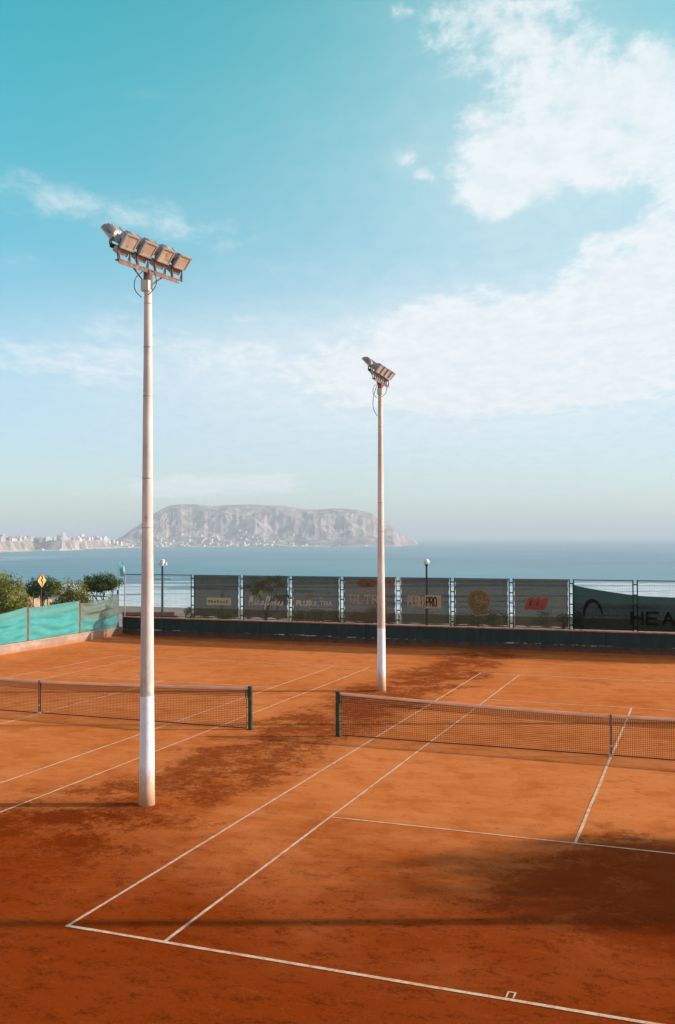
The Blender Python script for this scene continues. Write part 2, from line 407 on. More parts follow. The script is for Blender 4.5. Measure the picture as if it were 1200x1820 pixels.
leftbay = t.m('MULTIPLY', t.step(ll, -900, -1050), t.m('SUBTRACT', 1., t.step(dd, 3600, 4100)))
surf = t.m('MULTIPLY', t.m('SUBTRACT', 1., t.step(dd, 1050, 1900)), .29)
far_s = t.m('MULTIPLY', leftbay, .12)
foam = t.step(t.m('ADD', band, t.m('ADD', surf, far_s)), .66, .73)
lace = t.step(t.noise(t.map(q, scale=(.05, .16, 1)), 1., 7, .75), .34, .62)
foam = t.m('MULTIPLY', foam, t.m('ADD', .35, t.m('MULTIPLY', lace, .65)))
t.put(b.inputs['Base Color'], t.mix(foam, deep, (.86, .88, .88)))
t.put(b.inputs['Roughness'], t.m('ADD', .42, t.m('MULTIPLY', foam, .4))); b.inputs['Specular IOR Level'].default_value = .35
h = t.m('ADD', t.m('MULTIPLY', chop, 3.2), t.m('ADD', t.m('MULTIPLY', chop2, .7), t.m('MULTIPLY', sw, 8.)))
bn = t.node('ShaderNodeBump'); bn.inputs['Strength'].default_value = .55; bn.inputs['Distance'].default_value = 1.; t.put(bn.inputs['Height'], h)
t.put(b.inputs['Normal'], bn.outputs[0])
sm = MB(); D = 44000
sm.quad((-D, -300, SEA), (D, -300, SEA), (D, D, SEA), (-D, D, SEA))
tag(sm.build('sea', M_sea), kind='structure')

# ------------------------------------------------------------------ far headland and coast
RIDGE = [(-400, 958), (-150, 959), (0, 960), (100, 960), (190, 959), (205, 953), (222, 946), (240, 938), (256, 927), (272, 914), (286, 906), (300, 899), (322, 896), (352, 897), (378, 900), (402, 898), (450, 897),
         (482, 899), (500, 898.5), (530, 903), (556, 906), (590, 904), (612, 904), (640, 907), (662, 913), (674, 922), (692, 932), (706, 941), (718, 951), (728, 957), (738, 958.5), (746, 969)]
SHORE = [(-400, 986), (0, 981.5), (60, 979), (110, 979), (160, 976), (240, 973.5), (300, 972.3), (700, 971), (735, 968), (760, 966)]
def interp(T, x):
    if x <= T[0][0]: return T[0][1]
    for (a, b_), (c, d) in zip(T, T[1:]):
        if x <= c: return b_+(d-b_)*(x-a)/(c-a)
    return T[-1][1]
def shore_d(px):
    return (CAM.z-SEA)/((interp(SHORE, px)+ (px-600)*.003*-1*0 - 955.3 + (600-px)*-.003)/F)
def sstep(a, b_, x): x = max(0, min(1, (x-a)/(b_-a))); return x*x*(3-2*x)
def hill_h(px, d):
    """height over the sea of the far coast on bearing px at distance d"""
    s0 = shore_d(px); rel_ = d-s0
    if rel_ < 0: return -3+rel_*.01
    ypx = interp(RIDGE, px)-(600-px)*.003; hl = sstep(188, 240, px)
    rd = 260+hl*950
    top = (CAM.z-SEA)-(ypx-955.3)/F*(s0+rd)
    gx = px*.075
    gully = noise.fractal(Vector((gx*1.6, rel_*.0012, 2)), 1., 2.2, 5)*.5+.5*abs(noise.noise(Vector((gx*.8, rel_*.0007, 5))))
    if hl <= 0:       # low town coast: beach, grey bluff, plateau
        k = sstep(120, 200+60*noise.noise(Vector((px*.05, 0, 0))), rel_)
        return 2.5+(top-2.5)*k + noise.noise(Vector((px*.08, rel_*.004, 1)))*3*k
    X_, Y_ = (CAM+heading(px)*d).xy
    lump = noise.noise(Vector((px*.018, 3, 9)))
    foot = (.30+.13*lump)*sstep(30, 560, rel_)
    rel2 = rel_ + 170*noise.noise(Vector((px*.020, .4, 2))) + 50*gully + 90*noise.fractal(Vector((X_/170, Y_/170, 4)), 1., 2.1, 4)
    face = .62*sstep(400, 860, rel2)+.38*sstep(560, 1150, rel_)
    k = min(1.0, foot+(1-foot)*face)
    t_ = 3+(top-3)*k
    rg = abs(noise.fractal(Vector((X_/420, Y_/420, 7)), .9, 2.1, 5))
    t_ -= rg*85*hl*sstep(100, 500, rel_)*(1-sstep(900, 1180, rel_))*(1-.4*k)
    t_ = max(t_, 2.5)
    t_ -= sstep(1200, 2300, rel_)*top*.35
    end = 1-sstep(736, 748, px)
    low = 2.5+(min(top, 46)-2.5)*sstep(120, 240, rel_)
    return (low*(1-hl)+t_*hl)*end - 4*(1-end)


M_hill = bpy.data.materials.new('headland_rock'); M_hill.use_nodes = True; t = NT(M_hill.node_tree); b = t.n['Principled BSDF']
P = t.node('ShaderNodeNewGeometry').outputs['Position']; N_ = t.node('ShaderNodeNewGeometry').outputs['Normal']
c = t.mix(t.step(t.noise(P, .0045, 7, .7), .42, .60), (.32, .22, .20), (.55, .43, .40))
c = t.mix(t.step(t.noise(t.map(P, scale=(1, 1, .15)), .012, 5, .7), .45, .62), c, (.20, .155, .14))
zz_ = t.sep(P)[2]
c = t.mix(t.m('SUBTRACT', 1., t.step(zz_, SEA+3, SEA+9)), c, (.62, .52, .42))
green = t.m('MULTIPLY', t.m('SUBTRACT', 1., t.step(zz_, SEA+25, SEA+60)), t.step(t.noise(P, .006, 4), .52, .60))
c = t.mix(green, c, (.09, .15, .07))
t.put(b.inputs['Base Color'], c); b.inputs['Roughness'].default_value = .95; b.inputs['Specular IOR Level'].default_value = .1
hm = MB(); pxs = [-400+20*i for i in range(20)]+[2.5*i for i in range(0, 301)]
rels = [-60, 0, 20, 50, 90, 130, 160, 200, 260]+[300+40*i for i in range(26)]+[1400, 1600, 1900, 2300, 2700]
for px in pxs:
    s0 = shore_d(px)
    for r_ in rels:
        hh = hill_h(px, s0+r_); p = fdist(px, s0+r_, SEA+hh); hm.v.append(p)
nr = len(rels)
for i in range(len(pxs)-1):
    for j in range(nr-1): hm.f.append((i*nr+j, (i+1)*nr+j, (i+1)*nr+j+1, i*nr+j+1))
tag(hm.build('hills', M_hill, smooth=False), kind='structure')

# buildings on the far shore
bc = {'white': (.68, .67, .66), 'beige': (.62, .54, .44), 'grey': (.36, .36, .37), 'reddish': (.46, .30, .24)}
M_b = {k: mat('render_'+k, v, .85, vscale=.02) for k, v in bc.items()}
M_win = mat('dark_window_glass', (.06, .07, .08), .3)
def building(px, rel_, wd, dp, ht, colr, label, group='buildings of the hazy town on the far shore', tiers=False, back=0):
    d = shore_d(px)+rel_; base = SEA+hill_h(px, d); p = fdist(px, d, base)
    b_ = MB(); rz = Matrix.Rotation(-YAW*-1+random.uniform(-.4, .4), 3, 'Z')
    b_.box((0, 0, ht/2-4), (wd, dp, ht+8), rz)
    b_.box(rz @ Vector((wd*.18, 0, ht+1.4)), (wd*.3, dp*.4, 2.8), rz)           # stair head on the roof
    if tiers: b_.box(rz @ Vector((-wd*.75, 0, ht*.3-3)), (wd*.5, dp*.9, ht*.6+6), rz)
    o = b_.build('building', M_b[colr]); o.location = p
    tag(o, label, 'building', group)
    return o
rnd = random.Random(3)
cn = list(bc)
for k in range(120):
    px = rnd.uniform(-10, 236); rel_ = 205+rnd.choice([0, 40, 90, 150])+rnd.uniform(-8, 30)
    c_ = rnd.choice(['white', 'white', 'beige', 'grey', 'white', 'reddish'])
    building(px, rel_, rnd.uniform(12, 34), 16, rnd.uniform(8, 20)+(7 if rnd.random() < .2 else 0), c_, c_+' block in the hazy town along the low coast on the left', tiers=rnd.random() < .4)
for k in range(12):
    px = rnd.uniform(60, 236); building(px, rnd.uniform(60, 120), rnd.uniform(16, 40), 14, rnd.uniform(5, 8), 'white', 'low white beach building below the grey bluff on the left coast', 'beach buildings under the bluff')
for px, w_, h_, c_, lb in ((113, 30, 44, 'white', 'tallest white tower block in the hazy town, left of the near light pole'),
                           (146, 22, 38, 'white', 'slim white tower right of the tallest block in the hazy town'),
                           (38, 26, 28, 'beige', 'beige tower block rising above the town near the left edge'),
                           (3, 34, 30, 'white', 'white tower block of the town at the left edge')):
    building(px, 300, w_, 20, h_, c_, lb, tiers=True)
for k in range(105):
    px = rnd.choice([rnd.uniform(250, 470), rnd.uniform(250, 560)]); rel_ = rnd.choice([rnd.uniform(40, 160), rnd.uniform(180, 520)])
    c_ = rnd.choice(['white', 'white', 'beige', 'grey']); building(px, rel_, rnd.uniform(12, 32), 16, rnd.uniform(7, 17), c_, c_+' building of the settlement at the foot of the headland', 'buildings at the foot of the headland', rnd.random() < .4)
for px, rel_, w_ in ((535, 60, 60), (560, 45, 50), (600, 50, 40), (648, 40, 46), (668, 40, 60), (520, 90, 30)):
    building(px, rel_, w_, 14, 7, 'white', 'long low white building on the waterline right of the settlement', 'waterfront sheds below the headland')
for px, h_ in ((434, 34), (462, 24)):
    building(px, 90, 18, 16, h_, 'white', 'tall white block on the shore under the headland' if h_ > 30 else 'squat bright white block on the shore under the headland')
M_mast = mat('mast_steel', (.42, .40, .42), .6)
for px, rel_, h_ in ((300, 1180, 36), (312, 1200, 60), (318, 1230, 52), (337, 1200, 50), (342, 1220, 60), (363, 1200, 70), (366, 1230, 66), (378, 1200, 56), (457, 1200, 66), (499, 1180, 44), (528, 1190, 36)):
    d = shore_d(px)+rel_; p = fdist(px, d, SEA+hill_h(px, d)-8); mm = MB()
    mm.tube([(0, 0, 0), (0, 0, h_+8)], 1.1, 4, .45)
    for q_ in range(1, 5): mm.box((0, 0, 8+h_*q_/5), (3.4-q_*.5, 3.4-q_*.5, .7))
    for q_ in (.72, .86): mm.box((1.8, 0, 8+h_*q_), (1.5, 1.5, 3.))
    o = mm.build('radio_mast', M_mast); o.location = p
    tag(o, 'thin radio mast on the flat top of the hazy headland', 'radio mast', 'radio masts on the headland')

# ------------------------------------------------------------------ walls
def wall_paint():
    M = bpy.data.materials.new('green_wall_paint'); M.use_nodes = True; t = NT(M.node_tree); b = t.n['Principled BSDF']
    P = t.node('ShaderNodeNewGeometry').outputs['Position']; x, y, z = t.sep(P)[:3]
    lim = t.m('ADD', z, t.m('MULTIPLY', t.m('SUBTRACT', t.noise(P, 1.1, 4), .5), .10))
    low = t.m('SUBTRACT', 1., t.step(lim, .29, .33))
    green = t.mix(t.step(t.noise(t.map(P, scale=(2.5, 2.5, .6)), 1.4, 6, .7), .35, .7), (.010, .026, .025), (.022, .046, .042))
    brown = t.mix(t.step(t.noise(P, 3.5, 5, .7), .35, .65), (.050, .026, .018), (.105, .050, .030))
    c = t.mix(low, green, brown)
    clayd = t.m('MULTIPLY', t.m('SUBTRACT', 1., t.step(z, .02, .22)), t.step(t.noise(P, 5, 5, .7), .3, .6)); c = t.mix(t.m('MULTIPLY', clayd, .6), c, (.26, .085, .035))
    ed = t.m('SUBTRACT', 1., t.step(t.m('ABSOLUTE', t.m('SUBTRACT', lim, .33)), .012, .03))
    flake = t.m('MULTIPLY', ed, t.step(t.noise(t.map(P, scale=(1, 1, 3)), 3.4, 6, .8), .52, .57))
    flake = t.m('MULTIPLY', flake, t.step(t.noise(P, .16, 2), .44, .55))
    c = t.mix(flake, c, (.62, .56, .50))
    t.put(b.inputs['Base Color'], c); b.inputs['Roughness'].default_value = .8
    bn = t.node('ShaderNodeBump'); bn.inputs['Strength'].default_value = .5; bn.inputs['Distance'].default_value = .02; t.put(bn.inputs['Height'], t.noise(P, 7, 6, .7)); t.put(b.inputs['Normal'], bn.outputs[0])
    return M


M_wall = wall_paint()
M_cope = mat('terracotta_coping', (.50, .20, .11), .85, vscale=3, var=.25, bump=.3, dirt=((.16, .08, .06), 2.2, .58))
XR = 30.
bw = empty('back_wall', (WX, WY, 0), label='long low dark green painted wall with brown foot behind the courts', cat='wall')
wb = MB()
wb.box(((XR-WX)/2, .11, .42), (XR-WX, .20, .96)); wb.build('wall_body', M_wall, bw)
wc = MB(); n = 60
for i in range(n):
    a, b_ = (XR-WX)*i/n, (XR-WX)*(i+1)/n
    dz = random.uniform(-.006, .006); wc.box(((a+b_)/2, .11, .922+dz), (b_-a-.008, .27, .045))
wc.build('coping', M_cope, bw)
for k in range(9):            # shallow buttresses showing as faint upright joints
    pb = MB(); pb.box((2.2+5.2*k, -.012, .43), (.22, .05, .94)); pb.build('pilaster', M_wall, bw)

def left_wall_mat():
    M = bpy.data.materials.new('clay_stained_concrete'); M.use_nodes = True; t = NT(M.node_tree); b = t.n['Principled BSDF']
    P = t.node('ShaderNodeNewGeometry').outputs['Position']; x, y, z = t.sep(P)[:3]
    c = t.mix(t.step(t.noise(P, 1.3, 6, .7), .35, .68), (.30, .215, .16), (.46, .36, .285))
    st = t.m('MULTIPLY', t.m('SUBTRACT', 1., t.step(t.m('ADD', z, t.m('MULTIPLY', t.m('SUBTRACT', t.noise(P, 1.7, 5, .7), .5), .35)), .06, .28)), .75)
    c = t.mix(st, c, (.42, .16, .07))
    t.put(b.inputs['Base Color'], c); b.inputs['Roughness'].default_value = .9
    bn = t.node('ShaderNodeBump'); bn.inputs['Strength'].default_value = .6; bn.inputs['Distance'].default_value = .03; t.put(bn.inputs['Height'], t.noise(P, 6, 6, .7)); t.put(b.inputs['Normal'], bn.outputs[0])
    return M


lw = empty('side_wall', (WX, WY, 0), label='low cream concrete wall with orange stains carrying the turquoise screens', cat='wall')
LW = 30.
wl = MB(); wl.box((-.115, -LW/2, .17), (.22, LW, .46)); wl.build('wall_body', left_wall_mat(), lw)
M_cap = mat('pale_terracotta_cap', (.52, .30, .20), .85, vscale=2.5, var=.2, bump=.3)
wl = MB(); wl.box((-.115, -LW/2, .4225), (.29, LW, .045)); wl.build('coping', M_cap, lw)

# ------------------------------------------------------------------ fence panels on the back wall
M_dark = mat('dark_green_steel', (.018, .035, .038), .45, metal=.2, var=.3)
M_galv = mat('pale_galvanised', (.42, .43, .44), .5, metal=.3, var=.2)  # paler grey steel for a few posts and small fittings
M_wire = mat('galvanised_wire', (.22, .25, .26), .5, metal=.3)
FY = WY+.10
bounds = [219, 343, 430, 517, 608, 708, 804, 908, 1015, 1128, 1243, 1360, 1480]
bx_ = [px_on_y(p, FY) for p in bounds]
names = ['empty wire fence panel open to the sea at the left corner', 'wire fence panel carrying the banner with a beige plaque', 'wire fence panel carrying the cursive Miraflores banner',
         'wire fence panel carrying the PLUSULTRA banner', 'wire fence panel carrying the serif ULTRA banner', 'wire fence panel carrying the PERU PRO banner',
         'wire fence panel carrying the round seal banner', 'wire fence panel carrying the red three lobed mark', 'wire fence panel behind the high end of the sagging green sheet',
         'wire fence panel where the sagging green sheet runs out of the picture']
names += ['wire fence panel beyond the right edge of the picture']*2
for i in range(len(bounds)-1):
    a, b_ = bx_[i]+.085, bx_[i+1]-.085
    if i == 0: a = WX+.02+.05
    L = b_-a; t_, z0, z1 = .028, .95, 3.05
    root = empty('fence_panel', (a, FY, 0), label=names[i], cat='fence panel', group='framed wire panels along the back wall')
    for xx in (0, L):
        f = MB(); f.tube([(xx, 0, z0), (xx, 0, z1)], t_, 8); f.build('post', M_dark if (i+(xx > 0)) % 5 else M_galv, root)
    f = MB(); f.tube([(t_, 0, z1-.03), (L-t_, 0, z1-.03)], .02, 8); f.build('top_rail', M_dark, root)
    f = MB(); f.tube([(t_, 0, z0+.05), (L-t_, 0, z0+.05)], .02, 8); f.build('bottom_rail', M_dark, root)
    f = MB(); ns = int(L/.066)
    for k in range(1, ns): f.box((L*k/ns, 0, (z0+z1)/2), (.0045, .0045, z1-z0-.12))
    for k in range(1, 32): f.box((L/2, .004, z0+.05+(z1-z0-.08)*k/32), (L-.05, .0045, .0045))
    f.build('wire_mesh', M_wire, root)
    if i < len(bounds)-2:
        for k in range(5): f = MB(); f.box((L+.085, 0, z0+.2+k*.43), (.15, .05, .05)); f.build('clamp', M_dark, root)

# ------------------------------------------------------------------ banners
BY = FY-.055
def wrinkle(seed, s, z):       # how far the cloth stands towards the courts
    q = noise.noise(Vector((s*1.1+seed, z*.9, seed)))*.045 + noise.noise(Vector((s*3.2+z*1.6, z*2.6-s, seed*3)))*.014
    return .028+q
def banner(i, label, m_, s_in=.0, top=None, bot=.045):
    a, b_ = bx_[i]+.13, bx_[i+1]-.12
    L = b_-a; z0, z1 = 1.03, 3.00
    root = empty('banner', (a, BY, 0), label=label, cat='banner', group='printed banners tied to the back fence')
    ml = MB(); nx, nz = 30, 24; seed = 3.7*i
    for k in range(nz+1):
        for j in range(nx+1):
            s = L*j/nx; v = k/nz
            lo = z0+bot*abs(sin(pi*3*j/nx+i))*(.4+.6*noise.noise(Vector((s, seed, 0)))) + .02*noise.noise(Vector((s*2, seed, 4)))
            ins = .03*sin(pi*5*v)**2
            ss = ins+(L-2*ins)*j/nx
            ml.v.append(Vector((ss, -wrinkle(seed, s, z0+(z1-z0)*v), lo+(z1-lo)*v)))
    for k in range(nz):
        for j in range(nx):
            q = k*(nx+1)+j; ml.f.append((q, q+1, q+nx+2, q+nx+1))
    ml.build('cloth', m_, root, smooth=True)
    ti = MB()
    for xx in (0, L*.33, L*.66, L): ti.tube([(xx, -.02, z1-.01), (xx, .05, z1+.03)], .006, 4)
    for xx in (0, L):
        for zz2 in (1.5, 2.0, 2.5): ti.tube([(xx, -.03, zz2), (xx+(-.09 if xx == 0 else .09), .04, zz2)], .006, 4)
    ti.build('ties', M_wire, root)
    return root, L, seed


class Print:
    """flat ink shapes laid on a banner, following its folds"""
    def __init__(s, root, L, seed, off=.006): s.r = root; s.L = L; s.seed = seed; s.off = off; s.m = MB()
    def P(s, x, z): return Vector((x, -wrinkle(s.seed, x, z)-s.off, z))
    def poly(s, pts): s.m.quad(*[s.P(*p) for p in pts])
    def rect(s, x0, z0, x1, z1):
        n = max(1, int((x1-x0)/.12))
        for k in range(n):
            a, b_ = x0+(x1-x0)*k/n, x0+(x1-x0)*(k+1)/n; s.poly([(a, z0), (b_, z0), (b_, z1), (a, z1)])
    def line(s, pts, w_, closed=False):
        if closed: pts = list(pts)+[pts[0]]
        for (ax, az_), (bx2, bz) in zip(pts, pts[1:]):
            L = math.hypot(bx2-ax, bz-az_)
            if L < 1e-6: continue
            ux, uz = (bx2-ax)/L, (bz-az_)/L; e = w_*.30; px_, pz = -uz*w_/2, ux*w_/2
            ax_, a2, bx3, b2 = ax-ux*e, az_-uz*e, bx2+ux*e, bz+uz*e
            s.poly([(ax_-px_, a2-pz), (bx3-px_, b2-pz), (bx3+px_, b2+pz), (ax_+px_, a2+pz)])
    def text(s, st, x, z, h, adv, w_, slant=0., glyphs=None):
        for ch in st:
            for stroke in (glyphs or GL).get(ch, []):
                s.line([(x+p[0]*h*adv+p[1]*h*slant, z+p[1]*h) for p in stroke], w_)
            x += h*adv*1.32 if ch != 'I' and ch != 'l' and ch != 'i' else h*adv*.8
        return x
    def done(s, name, m_): return s.m.build(name, m_, s.r)


def arc(cx, cz, rx_, rz_, a0, a1, n=8): return [(cx+rx_*cos(R(a0+(a1-a0)*k/n)), cz+rz_*sin(R(a0+(a1-a0)*k/n))) for k in range(n+1)]
GL = {'P': [[(0, 0), (0, 1), (.7, 1), (1, .85), (1, .62), (.7, .47), (0, .47)]], 'L': [[(0, 1), (0, 0), (.95, 0)]], 'U': [[(0, 1), (0, .2), (.25, 0), (.75, 0), (1, .2), (1, 1)]],
      'S': [[(1, .85), (.75, 1), (.25, 1), (0, .8), (.2, .55), (.8, .45), (1, .22), (.75, 0), (.25, 0), (0, .15)]], 'T': [[(0, 1), (1, 1)], [(.5, 1), (.5, 0)]],
      'R': [[(0, 0), (0, 1), (.7, 1), (1, .85), (1, .62), (.7, .47), (0, .47)], [(.55, .47), (1, 0)]], 'A': [[(0, 0), (.5, 1), (1, 0)], [(.2, .36), (.8, .36)]],
      'E': [[(1, 1), (0, 1), (0, 0), (1, 0)], [(0, .5), (.8, .5)]], 'O': [[(.25, 0), (.75, 0), (1, .25), (1, .75), (.75, 1), (.25, 1), (0, .75), (0, .25), (.25, 0)]],
      'H': [[(0, 0), (0, 1)], [(1, 0), (1, 1)], [(0, .5), (1, .5)]], 'D': [[(0, 0), (0, 1), (.6, 1), (1, .75), (1, .25), (.6, 0), (0, 0)]]}
# script letters for the cursive word
CU = {'M': [[(0, 0), (.12, .9), (.3, 1.1), (.42, .35), (.75, 1.15), (.85, .1), (1.05, .05)]], 'i': [[(.0, .05), (.12, .5), (.16, .08), (.45, .12)], [(.18, .68), (.22, .74)]],
      'r': [[(0, .05), (.12, .48), (.4, .5), (.42, .1), (.75, .12)]], 'a': [[(.7, .42), (.4, .52), (.1, .3), (.2, .02), (.55, .1), (.7, .5), (.75, .08), (1., .12)]],
      'f': [[(0, .1), (.35, .6), (.5, 1.15), (.25, 1.0), (.2, -.3), (.05, -.45), (.0, -.2), (.7, .15)]], 'l': [[(0, .1), (.35, .7), (.3, 1.15), (.12, .8), (.2, .05), (.5, .12)]],
      'o': [[(.4, .5), (.1, .3), (.25, .02), (.6, .1), (.62, .42), (.4, .5), (.9, .38)]], 'e': [[(.05, .2), (.5, .35), (.35, .52), (.08, .3), (.25, .02), (.75, .14)]],
      's': [[(0, .1), (.35, .52), (.45, .2), (.2, .0), (.0, .06)]]}

def ink(name, color): return fabric(name, color, .13, .45)
M_bandark = fabric('dark_banner_net', (.060, .049, .028), .10, .45)
M_banbrown = fabric('brown_banner_net', (.085, .048, .026), .10, .45)
I_beige = ink('beige_ink', (.80, .70, .46)); I_tan = ink('tan_ink', (.74, .52, .32)); I_white = ink('pale_ink', (.85, .74, .60))
I_gold = ink('gold_ink', (.55, .38, .17)); I_red = ink('red_ink', (.50, .10, .045)); I_orange = ink('orange_ink', (.46, .16, .05)); I_black = ink('black_ink', (.02, .02, .02))
I_yel = ink('yellow_ink', (.55, .42, .05)); I_green = ink('green_ink', (.08, .34, .12)); I_blue = ink('blue_ink', (.04, .20, .40)); I_greenline = ink('greenish_gold_ink', (.19, .145, .07))

# 1: beige plaque with faint worn letters
r, L, sd_ = banner(1, 'dark mesh banner with a beige plaque, leftmost on the back fence', M_bandark, bot=.12)
p = Print(r, L, sd_); p.rect(L*.28, 1.62, L*.83, 1.97); p.done('plaque_print', I_beige)
p = Print(r, L, sd_, .011)
for k in range(7): p.rect(L*.32+k*L*.066, 1.72, L*.32+k*L*.066+L*.042, 1.82+.04*(k % 3 == 0))
p.done('worn_letters', fabric('worn_letter_ink', (.30, .25, .16), .12))
# 2: cursive Miraflores
r, L, sd_ = banner(2, 'dark mesh banner with cursive Miraflores under a coloured leaf mark', M_bandark, bot=.1)
p = Print(r, L, sd_); x_ = L*.12
for ch in 'Miraflores':
    for st in CU[ch]: p.line([(x_+q[0]*.20+q[1]*.07, 1.66+q[1]*.38) for q in st], .044)
    x_ += {'M': .215, 'i': .085, 'r': .135, 'a': .185, 'f': .11, 'l': .09, 'o': .155, 'e': .135, 's': .12}[ch]*1.02*(L/1.75)
p.done('cursive_lettering', I_white)
p = Print(r, L, sd_)
p.poly([(L*.36, 2.10), (L*.43, 2.13), (L*.44, 2.34), (L*.385, 2.38), (L*.345, 2.26)]); p.done('yellow_leaf', I_yel)
p = Print(r, L, sd_, .010); p.poly([(L*.33, 2.22), (L*.345, 2.08), (L*.41, 2.03), (L*.385, 2.14)]); p.done('green_leaf', I_green)
p = Print(r, L, sd_, .010); p.poly([(L*.36, 2.39), (L*.40, 2.41), (L*.42, 2.49), (L*.37, 2.47)]); p.done('blue_leaf', I_blue)
# 3: PLUSULTRA
r, L, sd_ = banner(3, 'dark mesh banner lettered PLUSULTRA with a small orange mark above', M_bandark)
p = Print(r, L, sd_); x_ = p.text('PLUS', L*.09, 1.70, .21, .66, .058); p.text('ULTRA', x_+.01, 1.70, .21, .74, .034); p.done('lettering', I_white)
p = Print(r, L, sd_); p.poly([(L*.30, 2.13), (L*.47, 2.12), (L*.48, 2.18), (L*.45, 2.22), (L*.31, 2.21), (L*.28, 2.17)]); p.done('orange_mark', I_orange)
p = Print(r, L, sd_); p.poly([(L*.44, 2.02), (L*.66, 2.07), (L*.68, 2.10), (L*.60, 2.10), (L*.56, 2.06), (L*.43, 2.05)]); p.done('pale_swash', I_tan)
p = Print(r, L, sd_)
for k in range(13): p.rect(L*.36+k*L*.037, 1.555, L*.36+k*L*.037+L*.025, 1.60)
p.done('small_caption', I_tan)
# 4: ULTRA, brown
r, L, sd_ = banner(4, 'brownish mesh banner lettered ULTRA in serif capitals with orange top', M_banbrown)
p = Print(r, L, sd_)
SE = {'U': [[(-.15, 1), (.25, 1)], [(.05, 1), (.05, .2), (.3, 0), (.6, 0), (.8, .2), (.8, 1)], [(.6, 1), (1., 1)]], 'L': [[(-.15, 1), (.3, 1)], [(.08, 1), (.08, 0)], [(-.15, 0), (.8, 0), (.85, .22)]],
      'T': [[(-.05, .8), (0, 1), (.95, 1), (1, .8)], [(.47, 1), (.47, 0)], [(.27, 0), (.67, 0)]], 'R': [[(-.12, 1), (.6, 1), (.85, .85), (.85, .65), (.6, .5), (.1, .5)], [(.08, 1), (.08, 0)], [(-.12, 0), (.28, 0)], [(.5, .5), (.95, 0)]],
      'A': [[(.05, 0), (.48, 1), (.92, 0)], [(.22, .38), (.75, .38)], [(-.08, 0), (.2, 0)], [(.76, 0), (1.06, 0)]]}
p.text('ULTRA', L*.12, 1.86, .35, .76, .042, glyphs=SE); p.done('serif_lettering', I_tan)
p = Print(r, L, sd_); p.line([(L*.25, 2.38), (L*.33, 2.44), (L*.46, 2.42), (L*.62, 2.44), (L*.68, 2.40)], .020); p.line([(L*.30, 2.31), (L*.66, 2.31)], .014); p.done('fine_flourish', I_gold)
p = Print(r, L, sd_); p.poly([(L*.34, 2.93), (L*.24, 2.80), (L*.28, 2.64), (L*.42, 2.56), (L*.58, 2.60), (L*.66, 2.74), (L*.62, 2.93)]); p.done('orange_glow_print', fabric('rust_ink', (.27, .115, .055), .14, .45))
p = Print(r, L, sd_, .01); p.poly([(L*.90, 2.95), (L*.86, 2.80), (L*.91, 2.68), (L*.98, 2.74), (L*.985, 2.94)]); p.done('orange_disc_print', I_orange)
# 5: PERU [PRO]
r, L, sd_ = banner(5, 'dark mesh banner lettered PERU beside PRO in a tan box', M_bandark)
p = Print(r, L, sd_); p.text('PERU', L*.155, 1.80, .42, .32, .066)
x0_ = L*.50; p.rect(x0_, 1.70, L*.83, 2.28); p.done('peru_lettering_and_box', I_tan)
p = Print(r, L, sd_, .011); p.text('PRO', x0_+.07, 1.80, .38, .32, .052); p.done('pro_lettering', I_black)
p = Print(r, L, sd_)
for k in range(5): p.rect(L*.60+k*.055, 1.59, L*.60+k*.055+.04, 1.63)
p.done('small_caption', I_tan)
# 6: round seal
r, L, sd_ = banner(6, 'dark mesh banner with a round golden seal over a small ribbon', M_bandark, bot=.08)
cx, cz, rr = L*.45, 2.05, .50
p = Print(r, L, sd_); ring = arc(cx, cz, rr, rr, 0, 360, 36)
for k in range(36): p.poly([(cx, cz), ring[k], ring[k+1]])
p.done('seal_disc', I_greenline)
p = Print(r, L, sd_, .011)
for q_, w_ in ((.98, .035), (.80, .018), (.46, .022)): p.line(arc(cx, cz, rr*q_, rr*q_, 0, 360, 32), w_)
rn = random.Random(5)
for k in range(30):
    a = k*12; p.line([(cx+rr*.84*cos(R(a)), cz+rr*.84*sin(R(a))), (cx+rr*.93*cos(R(a)), cz+rr*.93*sin(R(a)))], .022)
for k in range(46):
    a = rn.uniform(0, 360); q_ = rn.uniform(.08, .72); p.line(arc(cx+rr*q_*cos(R(a)), cz+rr*q_*sin(R(a)), .045, .045, a, a+rn.uniform(140, 300), 5), .018)
p.line([(cx-.12, cz-.62), (cx+.1, cz-.58), (cx+.36, cz-.55), (cx+.48, cz-.50)], .045); p.line([(cx-.3, cz-.52), (cx-.05, cz-.60)], .03)
p.done('seal_ornament', I_gold)
# 7: red three-lobed mark
r, L, sd_ = banner(7, 'dark mesh banner with a red three lobed slanted mark', M_bandark, bot=.07)
p = Print(r, L, sd_)
for k, (xx, w1, w2) in enumerate(((.28, .24, .30), (.46, .10, .20), (.60, .10, .22))):
    x_ = L*.20+k*.29
    base_ = [(x_-.02, 1.83), (x_+.02, 1.75), (x_+.20, 1.75), (x_+.28, 1.83), (x_+.40, 2.14), (x_+.37, 2.27), (x_+.24, 2.27), (x_+.13, 2.20)]
    p.poly(base_)
p.line([(L*.20+.28, 1.79), (L*.20+.60, 1.79)], .075)
p.done('lobed_mark', I_red)
p = Print(r, L, sd_, .011)
for k in range(2):
    x_ = L*.20+k*.29; p.poly([(x_+.17, 1.90), (x_+.235, 1.90), (x_+.32, 2.13), (x_+.27, 2.15)])
p.done('lobe_gaps', fabric('mark_gap_ink', (.10, .085, .06), .1))

